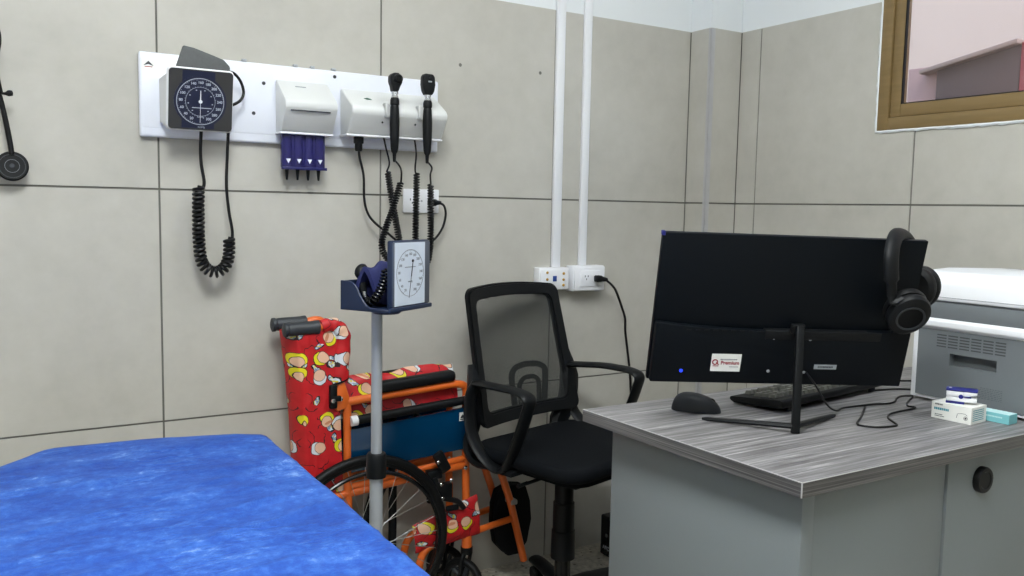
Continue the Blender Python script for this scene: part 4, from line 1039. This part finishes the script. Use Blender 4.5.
# ------------------------------------------------------------------ desk
DX0, DX1, DY0, DY1, DZ = -1.206, -.004, -1.438, -.866, .740
t = thing('desk', 'grey laminate desk with dark wood grain top in the right foreground', 'desk', (-.6, -1.15, 0))
poly = [(-1.2005, DY0), (DX1, DY0), (DX1, DY1), (-1.2155, DY1)]
mb = MB(); mb.prism(poly, DZ - .0255, DZ, 'z', .001, 1); obj('desk_top', mb, M['desk_top'], t)
mb = MB(); mb.box((-1.2005, DY0 - .0012, DZ - .0255), (DX1, DY0 + .0005, DZ - .0008)); obj('edge_band', mb, M['edge_band'], t, smooth=0)
mb = MB(); mb.prism([(-1.2018, DY0 - .0012), (-1.1995, DY0 - .0012), (-1.2145, DY1), (-1.2168, DY1)], DZ - .0255, DZ - .0008, 'z'); obj('edge_band', mb, M['edge_band'], t, smooth=0)
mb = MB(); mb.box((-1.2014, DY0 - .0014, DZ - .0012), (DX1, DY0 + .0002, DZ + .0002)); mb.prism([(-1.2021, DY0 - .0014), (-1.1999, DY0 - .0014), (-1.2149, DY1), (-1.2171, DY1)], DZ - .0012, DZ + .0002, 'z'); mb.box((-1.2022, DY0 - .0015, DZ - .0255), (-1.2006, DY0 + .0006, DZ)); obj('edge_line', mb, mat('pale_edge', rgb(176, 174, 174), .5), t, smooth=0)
mb = MB(); mb.box((-1.167, -1.413, 0), (-1.137, -.908, DZ - .026), .001); obj('side_panel', mb, M['panel_grey'], t)
mb = MB(); mb.box((-.04, -1.40, 0), (DX1 - .002, -.903, DZ - .026), .001); obj('side_panel', mb, M['panel_grey'], t)
mb = MB(); mb.box((-1.1355, -1.409, 0.0), (-.7615, -1.393, DZ - .026), .0008); obj('front_panel', mb, M['panel_grey'], t)
mb = MB(); mb.box((-.758, -1.413, 0.0), (-.041, -1.397, DZ - .026), .0008); mb.box((-.758, -1.396, .02), (-.742, -.93, DZ - .026), .0008); fp = obj('pedestal_panel', mb, M['panel_grey'], t)
mb = MB(); mb.lathe([(.026, -.002), (.026, .010), (.0245, .0125), (.018, .0125), (.016, .011), (0, .011)], 32, wallframe(-.650, .656, -1.413)); obj('cable_grommet', mb, M['black_plastic'], fp, label='round black grommet cap')
DT = DZ

# ------------------------------------------------------------------ monitor seen from behind
MX, MY, MN = V((.893, -.45, -.017)).normalized(), V((-.094, -.225, .97)).normalized(), None
MN = MX.cross(MY).normalized(); MY = MN.cross(MX).normalized(); MC = V((-.9475, -1.1685, .9715))
MF = frame(MC, MX, MY, MN)
t = thing('monitor', 'black flat monitor seen from behind on the grey desk', 'monitor', (-.967, -1.224, DT))
mb = MB(); mb.box((-.265, -.151, -.013), (.265, .157, .0), .002, 2, MF); pn = obj('display_panel', mb, M['pcb_monitor'], t)
mb = MB(); mb.box((-.259, -.142, -.0138), (.259, .151, -.0128), mtx=MF); obj('screen', mb, M['screen'], pn, smooth=0)
mb = MB(); arc = [(.262, -.1505), (.262, -.030)] + [(x, -.030 - .006 * math.cos(x / .26 * PI / 2) + .008 * max(0, -x / .26) ** 2) for x in [.22 - .04 * k for k in range(12)]] + [(-.262, -.021), (-.262, -.1505)]
mb.prism(arc, 0, .016, 'z', .0035, 2, MF); lh = obj('rear_housing', mb, M['pcb_monitor'], pn)
mb = MB(); mb.box((-.04, -.052, .0), (.20, -.033, .0175), .002, 2, MF)
for k in range(22): mb.box((-.20 + .018 * k, -.037, .0158), (-.19 + .018 * k, -.034, .0168), mtx=MF)
obj('vent_strip', mb, M['black_soft'], lh)
for (x, y) in ((-.021, -.049), (.054, -.050), (-.022, -.121), (.053, -.122)):
    mb = MB(); mb.lathe([(.0032, 0), (.0032, .0012), (.0015, .0016), (0, .0012)], 12, MF @ Matrix.Translation((x, y, .0158))); obj('screw', mb, M['steel'], lh)
mb = MB(); mb.lathe([(.0038, 0), (.0036, .001), (0, .0016)], 16, MF @ Matrix.Translation((-.201, -.124, .0158))); obj('power_light', mb, M['led'], lh, label='small glowing blue power light')
SFR = MF @ Matrix.Translation((-.1115, -.1045, .0161))
mb = MB(); mb.box((-.0305, -.0190, 0), (.0305, .0190, .0003), mtx=SFR); st = obj('paper_sticker', mb, M['card_white'], lh, label='white paper sticker with dark red lettering')
TF = SFR @ Matrix.Translation((0, 0, .0005))
mb = MB(); mb.text('Premium', .0105, TF @ Matrix.Translation((.0085, -.0005, 0)), bold=.0003); mb.ring(.0038, .0062, 0, .0003, 24, TF @ Matrix.Translation((-.0225, .001, 0)))
mb.prism([(-.0045, -.006), (.007, -.006), (.0075, -.0045), (-.004, -.0045)], 0, .0003, 'z', mtx=TF @ Matrix.Translation((-.022, -.002, 0)))
mb.prism([(0, 0), (.006, -.006), (.0075, -.0045), (.0018, .0012)], 0, .0003, 'z', mtx=TF @ Matrix.Translation((-.021, .0, 0))); obj('red_print', mb, M['ink_red'], st)
mb = MB()
for (x0, x1, y, h) in ((-.012, .022, .0072, .0022), (.008, .026, -.0088, .0014)): 
    x = x0
    while x < x1: 
        w = random.uniform(.001, .003); mb.box((x, y - h / 2, 0), (min(x1, x + w), y + h / 2, .0003), mtx=TF); x += w + .0008
obj('grey_print', mb, M['ink_grey'], st)
mb = MB(); mb.box((.072, -.1145, .0158), (.119, -.1045, .0163), mtx=MF); lb = obj('silver_label', mb, M['label_silver'], lh)
mb = MB(); x = .080
while x < .111: 
    w = random.uniform(.001, .0025); mb.box((x, -.1115, .0163), (x + w, -.1075, .0166), mtx=MF); x += w + .0009
obj('label_print', mb, M['ink_dark'], lb)
mb = MB(); mb.box((-.2675, .151, -.008), (-.260, .1595, .001), .001, 1, MF); obj('film_tab', mb, M['blue_plastic'], pn, label='blue protective film tab')
mb = MB(); top = MF @ V((.024, -.018, .026)); bot = V((-.967, -1.224, DT + .001)); d = (top - bot).normalized(); sx = (MX - d * MX.dot(d)).normalized()
mb.box((-.0080, -.005, 0), (.0080, .005, (top - bot).length), .002, 2, frame(bot, sx, d.cross(sx), d)); mb.box((.008, -.036, .015), (.036, -.016, .026), .003, 2, MF)
nk = obj('stand_post', mb, M['black_plastic'], t)
for tip in ((-1.052, -1.057), (-.776, -1.165)):
    mb = MB(); a = V((-.965, -1.218, DT + .014)); b = V((tip[0], tip[1], DT + .0035))
    mb.tube([a, a.lerp(b, .5), a.lerp(b, .94), b], [.0085, .0075, .006, .004], 8, flat=(.7, 1, (0, 0, 1))); obj('stand_leg', mb, M['black_plastic'], t)

# ------------------------------------------------------------------ headphones hung over the monitor's top right corner
def mp(x, y, z): return MF @ V((x - .011, y, z))
t = thing('headphones', 'black over-ear headphones hanging on the upper right monitor corner', 'headphones', mp(.2, .17, 0))
band = catmull([mp(*p) for p in ((.190, .062, .060), (.181, .100, .060), (.178, .138, .050), (.190, .160, .026), (.214, .1685, -.006), (.248, .158, -.036), (.276, .130, -.055), (.290, .085, -.060))], 7)
mb = MB(); mb.tube(band, [.010] * 6 + [.0145] * (len(band) - 12) + [.010] * 6, 14, flat=(1.0, .58, MX)); hb = obj('headband', mb, M['black_soft'], t)
mb = MB(); mb.tube([p + (mp(.235, .06, 0) - p).normalized() * .006 for p in band[12:-12]], .0115, 10, flat=(1.0, .6, MX)); obj('headband_cushion', mb, M['black_rubber'], hb)
def cup(c, ax, upish, s=1.0):
    z = (MX * ax[0] + MY * ax[1] + MN * ax[2]).normalized(); x = (MY * upish[1] + MX * upish[0]); x = (x - z * x.dot(z)).normalized(); y = z.cross(x)
    F = frame(mp(*c), x, y, z)
    mb = MB(); mb.lathe([(.020, -.004), (.036, -.002), (.0415, .004), (.0425, .012), (.040, .019), (.033, .0235), (.027, .0245)], 36, F, 0, 1.08, .95); mb.lathe([(.027, .0245), (.0255, .0225), (0, .022)], 36, F, 0, 1.08, .95); ec = obj('ear_cup', mb, M['black_soft'], t)
    mb = MB(); mb.lathe([(.018, -.020), (.032, -.023), (.040, -.017), (.042, -.010), (.040, -.003), (.02, -.002)], 36, F, 0, 1.08, .95); obj('ear_pad', mb, M['black_rubber'], ec)
    mb = MB(); mb.tubeprof([(.0235, .0235), (.0275, .0235), (.0275, .0258), (.0235, .0252)], 40, F); obj('trim_ring', mb, M['grip_rubber'], ec)
    return F
F1 = cup((.230, .029, .052), (-.10, -.30, 1.0), (.25, 1))
F2 = cup((.312, .040, -.060), (.80, -.05, -.62), (.1, 1))
mb = MB(); mb.tube(catmull([mp(.190, .066, .060), mp(.192, .052, .064), F1 @ V((.030, .030, .008)), F1 @ V((.020, .038, .006))], 5), [.009] * 8 + [.007] * 8, 10, flat=(1, .6, MX)); obj('yoke', mb, M['black_plastic'], t)
mb = MB(); mb.tube(catmull([mp(.290, .090, -.060), mp(.296, .075, -.062), mp(.304, .06, -.066)], 5), .008, 10); obj('yoke', mb, M['black_plastic'], t)

# ------------------------------------------------------------------ keyboard behind the monitor
KY = math.radians(8); KT = math.radians(5.5)
KR = V((-.862, -1.098, 0)); kx = V((math.cos(KY), math.sin(KY), 0)); kyv = V((-math.sin(KY), math.cos(KY), 0))
t = thing('keyboard', 'black full-size keyboard lying behind the monitor on the desk', 'keyboard', (KR.x, KR.y, DT))
# local: x along the rear edge, y toward the user (wall side), z up; rear edge raised on feet
KF = frame(V((KR.x, KR.y, DT + .027)), kx, (kyv * math.cos(KT) - V((0, 0, 1)) * math.sin(KT)), (kyv * math.sin(KT) + V((0, 0, 1)) * math.cos(KT)))
KW, KD = .435, .135
mb = MB(); mb.prism([(0.0, -.012), (.004, -.0165), (KD - .01, -.0125), (KD, -.006), (KD, .0), (KD - .004, .002), (.006, .003), (0.0, -.001)], 0, KW, 'x', .0015, 2, KF); obj('body', mb, M['black_plastic'], t)
for x in (.03, KW - .055):
    mb = MB(); mb.box((x, .004, -.026), (x + .022, .012, -.012), .002, 2, KF); obj('foot', mb, M['black_plastic'], t)
KU = .0189; keyme = {}
def key(x, y, w):
    kk = round(w, 4)
    if kk not in keyme:
        mb = MB(); h = .0085; hw = w / 2 - .0012; hd = KU / 2 - .0012
        bm = bmesh.new(); a = [bm.verts.new(p) for p in ((-hw, -hd, 0), (hw, -hd, 0), (hw, hd, 0), (-hw, hd, 0))]; b = [bm.verts.new(p) for p in ((-hw + .0025, -hd + .0025, h), (hw - .0025, -hd + .0025, h), (hw - .0025, hd - .0020, h - .0005), (-hw + .0025, hd - .0020, h - .0005))]
        bm.faces.new(a[::-1]); bm.faces.new(b)
        for i in range(4): bm.faces.new((a[i], a[(i + 1) % 4], b[(i + 1) % 4], b[i]))
        bmesh.ops.bevel(bm, geom=bm.edges[:], offset=.0006, segments=1, affect='EDGES'); me = bpy.data.meshes.new('key'); bm.to_mesh(me); bm.free(); me.materials.append(M['key']); keyme[kk] = me
    o = bpy.data.objects.new('key', keyme[kk]); COL.objects.link(o); o.parent = t
    o.matrix_local = world_of(t).inverted() @ KF @ Matrix.Translation((x, y, .0025))
rows = [(.016, [1, -1, 1, 1, 1, 1, -.5, 1, 1, 1, 1, -.5, 1, 1, 1, 1]), (.038, [1] * 13 + [2]), (.057, [1.5] + [1] * 12 + [1.5]), (.076, [1.75] + [1] * 11 + [2.25]), (.095, [2.25] + [1] * 10 + [2.75]), (.114, [1.25, 1.25, 1.25, 6.25, 1.25, 1.25, 1.25, 1.25])]
# the function row is nearest the monitor; the left of the keyboard (user's view) lies at the high x end
for y, ws in rows:
    x = KW - .009
    for w in ws:
        if w > 0: key(x - w * KU / 2, y, w * KU)
        x -= abs(w) * KU
for y, xs in ((.016, (0, 1, 2)), (.038, (0, 1, 2)), (.057, (0, 1, 2)), (.095, (1,)), (.114, (0, 1, 2))):
    for i in xs: key(.1385 - (i + .5) * KU, y, KU)
for y in (.038, .057, .076, .114):
    for i in range(3 if y < .1 else 2): key(.0745 - (i + .5) * KU, y, KU)

# ------------------------------------------------------------------ mouse
mc = V((-1.004, -.988, DT)); ma = math.radians(-52)
t = thing('computer_mouse', 'dark grey computer mouse lying left of the monitor on the desk', 'mouse', mc, (0, 0, ma))
def mouse(u, v):
    a = u * 2 * PI; ph = v * PI / 2
    x = .053 * math.cos(a); y = .031 * math.sin(a) * (1 - .10 * math.cos(a)); r = math.cos(ph) ** .55 if v < 1 else 0
    z = .035 * math.sin(ph) * (1 - .22 * (x * r / .056)) - .004 * (x * r / .056) ** 2
    return V((x * r, y * r, .002 + z))
mb = MB(); mb.grid(mouse, 40, 16, 0, closed_u=True); mb.lathe([(0, .0005), (.047, .0005), (.0515, .004)], 40, None, 0, 1, .58); obj('shell', mb, mat('charcoal_mouse', rgb(30, 33, 38), .5, spec=.3), t, world=False, smooth=80)
mb = MB(); mb.lathe([(.004, -.003), (.0085, -.002), (.0085, .002), (.004, .003)], 16, frame(V((.032, 0, .0215)), V((1, 0, 0)), V((0, 0, 1)), V((0, 1, 0)))); obj('scroll_wheel', mb, M['black_rubber'], t, world=False)

# ------------------------------------------------------------------ printer at the right, its grey rear toward the camera
PXR = -.445; PYA, PYB = -1.118, -1.430
t = thing('printer', 'white and grey laser printer standing on the right end of the desk', 'printer', (-.25, -1.28, DT))
mb = MB(); mb.box((PXR + .0185, -1.430, DT + .006), (-.0645, PYA, .978), .005, 2); mb.box((PXR, PYA - .0145, DT + .008), (PXR + .022, PYA, .978), .004, 2); mb.box((PXR, PYB, DT + .006), (PXR + .022, PYA, DT + .0135), .003, 2); obj('body', mb, M['white_plastic'], t)
mb = MB()
for y in (-1.17, -1.39):
    for x in (-.40, -.11): mb.lathe([(.012, DT), (.014, DT + .008)], 12, Matrix.Translation((x, y, 0)))
obj('foot', mb, M['black_rubber'], t)
mb = MB()
pp = [(PYA - .006, DT + .014), (PYA - .015, DT + .008), (PYB + .006, DT + .008), (PYB + .006, .912), (PYA - .006, .912)]
HZ = (.832, .859); HYR = (-1.319, -1.212)
for (ya, yb, za, zb) in ((PYB + .010, PYA - .015, DT + .014, HZ[0]), (PYB + .010, HYR[0], HZ[0], HZ[1]), (HYR[1], PYA - .015, HZ[0], HZ[1]), (PYB + .010, PYA - .015, HZ[1], .912)):
    mb.box((PXR - .003, ya, za), (PXR + .0183, yb, zb))
rp = obj('rear_panel', mb, M['printer_grey'], t, smooth=0)
mb = MB(); mb.box((PXR + .0145, HYR[0], HZ[0]), (PXR + .0183, HYR[1], HZ[1])); obj('hand_recess', mb, mat('recess_grey', rgb(84, 88, 90), .6), rp, smooth=0)
mb = MB()
for j in range(5):
    for i in range(6):
        ya = -1.336 + i * .0268; mb.box((PXR - .0034, ya, .8715 + j * .0065), (PXR - .0025, ya + .0225, .8745 + j * .0065))
obj('vent_slots', mb, M['printer_dark'], rp, smooth=0)
mb = MB()
for j in range(7):
    y = -1.335
    while y < -1.285: w = random.uniform(.002, .006); mb.box((PXR - .0033, y, .772 + j * .0038), (PXR - .0028, y + w, .7728 + j * .0038)); y += w + .002
obj('rating_print', mb, M['printer_dark'], rp, smooth=0)
mb = MB(); mb.prism([(PXR - .012, .918), (PXR - .012, .930), (PXR - .004, .936), (PXR + .01, .936), (PXR + .01, .910), (PXR - .004, .910)], PYB - .003, PYA + .003, 'y', .002, 2); obj('rear_ledge', mb, M['white_plastic'], t)
mb = MB(); mb.box((PXR - .004, PYB + .003, .936), (PXR + .006, PYA - .003, .9725), .001); obj('rear_band', mb, M['printer_grey'], t)
mb = MB(); mb.box((PXR - .002, PYB + .004, .972), (PXR + .004, PYA - .004, .9755)); obj('seam', mb, M['printer_dark'], t)
lid = [(PXR - .004, .976), (PXR - .004, .988), (PXR + .002, 1.016), (PXR + .012, 1.032), (PXR + .035, 1.042), (PXR + .12, 1.046), (-.10, 1.040), (-.07, 1.03), (-.062, .976)]
mb = MB(); mb.prism(lid, PYB - .003, PYA + .003, 'y', .005, 3); ld = obj('lid', mb, M['white_plastic'], t)
mb = MB(); mb.box((PXR - .0048, PYB, .9845), (PXR - .0035, PYA, .9855)); obj('lid_line', mb, M['ink_grey'], ld, smooth=0)

# ------------------------------------------------------------------ little boxes and the clip-on oximeter
t = thing('white_carton', 'small white printed carton under the clip-on oximeter', 'box', (-.556, -1.304, DT), (0, 0, math.radians(4)))
mb = MB(); mb.box((-.029, -.042, .0003), (.034, .042, .036), .0006, 1); cb = obj('carton', mb, M['card_white'], t, world=False)
mb = MB()
def tiny(mb, f, x0, x1, y, h, lo=.001, hi=.003, gap=.0008):
    x = x0
    while x < x1:
        w = random.uniform(lo, hi); mb.box((x, y - h / 2, 0), (min(x + w, x1), y + h / 2, .0003), mtx=f); x += w + gap
LF = frame((-.0291, 0, .018), V((0, -1, 0)), V((0, 0, 1)), V((-1, 0, 0)))
tiny(mb, LF, -.034, -.018, .0135, .003); tiny(mb, LF, -.034, -.018, -.008, .0016); tiny(mb, LF, -.034, -.014, -.0115, .0016)
mb.ring(.0035, .0042, 0, .0003, 20, LF @ Matrix.Translation((.031, -.006, 0))); mb.lathe([(.002, 0), (.002, .0004), (0, .0004)], 12, LF @ Matrix.Translation((.031, -.006, 0)))
mb.tube([LF @ V(p) for p in ((.012, -.008, .0002), (.014, .001, .0002), (.022, .003, .0002), (.030, .003, .0002), (.034, .0, .0002))], .0004, 5); obj('dark_print', mb, M['ink_dark'], cb, world=False)
mb = MB(); tiny(mb, LF, -.036, -.004, .004, .005, .002, .004); RF = frame((0, -.0421, .018), V((1, 0, 0)), V((0, 0, 1)), V((0, -1, 0)))
for j in range(6): tiny(mb, RF, -.022, .022, .011 - j * .0042, .0016)
obj('teal_print', mb, M['ink_teal'], cb, world=False)
t = thing('pulse_oximeter', 'white and blue clip-on pulse oximeter lying on the white carton', 'oximeter', (-.553, -1.308, DT + .0363), (0, 0, math.radians(-61)))
mb = MB(); mb.box((-.029, -.016, .0045), (.029, .016, .014), .003, 2); mb.box((-.029, -.016, .0145), (.004, .016, .0265), .003, 2); mb.prism([(.004, .0145), (.004, .0265), (.029, .0265), (.029, .0215)], -.0155, .0155, 'y', .001); obj('body', mb, M['white_plastic'], t, world=False)
mb = MB(); mb.box((-.030, -.0165, .0262), (.030, .0165, .0305), .002, 2); obj('top_shell', mb, M['blue_plastic'], t, world=False)
mb = MB(); mb.box((-.029, -.0162, 0), (.006, .0162, .0048), .001, 2); obj('bottom_shell', mb, M['blue_plastic'], t, world=False)
mb = MB(); mb.lathe([(.0045, 0), (.0045, .001), (0, .0014)], 18, frame((-.001, -.016, .0160), V((1, 0, 0)), V((0, 0, 1)), V((0, -1, 0)))); mb.box((.001, -.0166, .0148), (.018, -.0150, .0172)); obj('hinge', mb, M['blue_plastic'], t, world=False)
mb = MB(); mb.lathe([(.003, 0), (.003, .001), (0, .0014)], 14, Matrix.Translation((-.022, .0, .0303))); obj('button', mb, M['white_plastic'], t, world=False)
t = thing('teal_carton', 'slim teal and white carton between white carton and printer edge', 'box', (-.492, -1.350, DT), (0, 0, math.radians(3)))
mb = MB(); mb.box((-.017, -.034, .0003), (.017, .045, .0205), .0006, 1); cb = obj('carton', mb, M['card_teal'], t, world=False)
mb = MB(); mb.box((-.0165, -.0335, .0204), (.0165, .0445, .0208)); obj('pale_top', mb, M['card_pale'], cb, world=False)
mb = MB(); LF2 = frame((-.0171, 0, .0105), V((0, -1, 0)), V((0, 0, 1)), V((-1, 0, 0))); tiny(mb, LF2, -.03, .02, .002, .003); obj('print', mb, M['card_pale'], cb, world=False)

# ------------------------------------------------------------------ cables on the desk
def cable(name, label, pts, r=.0022, plug=None, cat='cable', g=None):
    z = DT + r + .0002
    mb = MB(); mb.tube(catmull([V((p[0], p[1], p[2] if len(p) > 2 else z)) for p in pts], 8), r, 8)
    o = obj(name, mb, M['cord']); return tag(base_at(o, (pts[0][0], pts[0][1], z)), label, cat, g)
p0 = mp(.065, -.119, .022); p1 = mp(.086, -.143, .028)
cable('monitor_cable', 'black cable dropping from the monitor back onto the desk and over to the printer', [(p0.x, p0.y, p0.z), (p1.x, p1.y, p1.z), (-.800, -1.165, .768), (-.745, -1.145, .746), (-.695, -1.125), (-.640, -1.128), (-.595, -1.133), (-.565, -1.143), (-.530, -1.138), (-.495, -1.118), (-.462, -1.108), (-.432, -1.118)], .0020)
cable('usb_cable', 'looped black cable lying on the desk in front of the white carton', [(-.640, -1.140), (-.668, -1.158), (-.735, -1.200), (-.790, -1.232), (-.797, -1.250), (-.782, -1.270), (-.752, -1.280), (-.728, -1.280), (-.712, -1.262), (-.688, -1.232), (-.655, -1.212), (-.615, -1.205), (-.565, -1.203), (-.541, -1.196), (-.545, -1.182), (-.525, -1.165), (-.49, -1.146), (-.448, -1.128)], .0021)
cable('printer_cable', 'thin black cable running between monitor and printer, nearest to the wall of two', [(-.40, -.985), (-.32, -.985), (-.29, -.99), (-.25, -1.02), (-.235, -1.10)], .0022)
cable('signal_cable', 'thin black cable emerging behind the keyboard beside the printer, nearer of two', [(-.47, -1.035), (-.40, -1.05), (-.37, -1.07), (-.35, -1.10), (-.345, -1.126)], .0022)

# ------------------------------------------------------------------ small backup unit on the floor behind the desk
t = thing('power_backup', 'small black power backup box on the floor by the wall behind the desk', 'power unit', (-.40, -.125, 0))
mb = MB(); mb.box((-.549, -.176, .002), (-.262, -.078, .140), .006, 3); bd = obj('case', mb, M['black_plastic'], t)
UF = frame((-.5492, -.127, .07), V((0, -1, 0)), V((0, 0, 1)), V((-1, 0, 0)))
mb = MB(); mb.box((-.040, -.058, 0), (.040, .060, .0015), .0008, 1, UF); fpn = obj('front_face', mb, M['black_gloss'], bd)
mb = MB(); mb.lathe([(.006, .001), (.006, .003), (0, .0035)], 18, UF @ Matrix.Translation((-.012, .006, 0))); obj('power_button', mb, M['label_silver'], fpn)
mb = MB(); mb.text('APC', .018, UF @ Matrix.Translation((-.014, -.038, .0018)), bold=.0006); obj('logo', mb, M['ink_white'], fpn)

# ------------------------------------------------------------------ camera, sky, exposure
cam = bpy.data.cameras.new('camera'); co = bpy.data.objects.new('camera', cam); COL.objects.link(co)
F_PX = 858.498; pitch, roll, yaw = 0.0920, 0.01885, 0.54867
dv = V((math.sin(yaw) * math.cos(pitch), math.cos(yaw) * math.cos(pitch), -math.sin(pitch)))
r0 = V((math.cos(yaw), -math.sin(yaw), 0)); u0 = r0.cross(dv)
rr = r0 * math.cos(roll) + u0 * math.sin(roll); uu = -r0 * math.sin(roll) + u0 * math.cos(roll)
co.matrix_world = frame((-2.29968, -2.33514, 1.16718), rr, uu, -dv)
cam.sensor_fit = 'HORIZONTAL'; cam.sensor_width = 36; cam.lens = 36 * F_PX / 1024; cam.clip_start = .02; cam.clip_end = 100
scene.camera = co
w = bpy.data.worlds.new('sky'); w.use_nodes = True; scene.world = w
nt = w.node_tree; bg = nt.nodes['Background']; sk = nt.nodes.new('ShaderNodeTexSky'); sk.sky_type = 'NISHITA'; sk.sun_elevation = math.radians(50); sk.sun_rotation = math.radians(200); sk.sun_disc = False
nt.links.new(sk.outputs[0], bg.inputs[0]); bg.inputs[1].default_value = .58
vs = scene.view_settings; vs.view_transform = 'Standard'; vs.look = 'None'; vs.gamma = 1; vs.use_curve_mapping = False; vs.exposure = 0.08
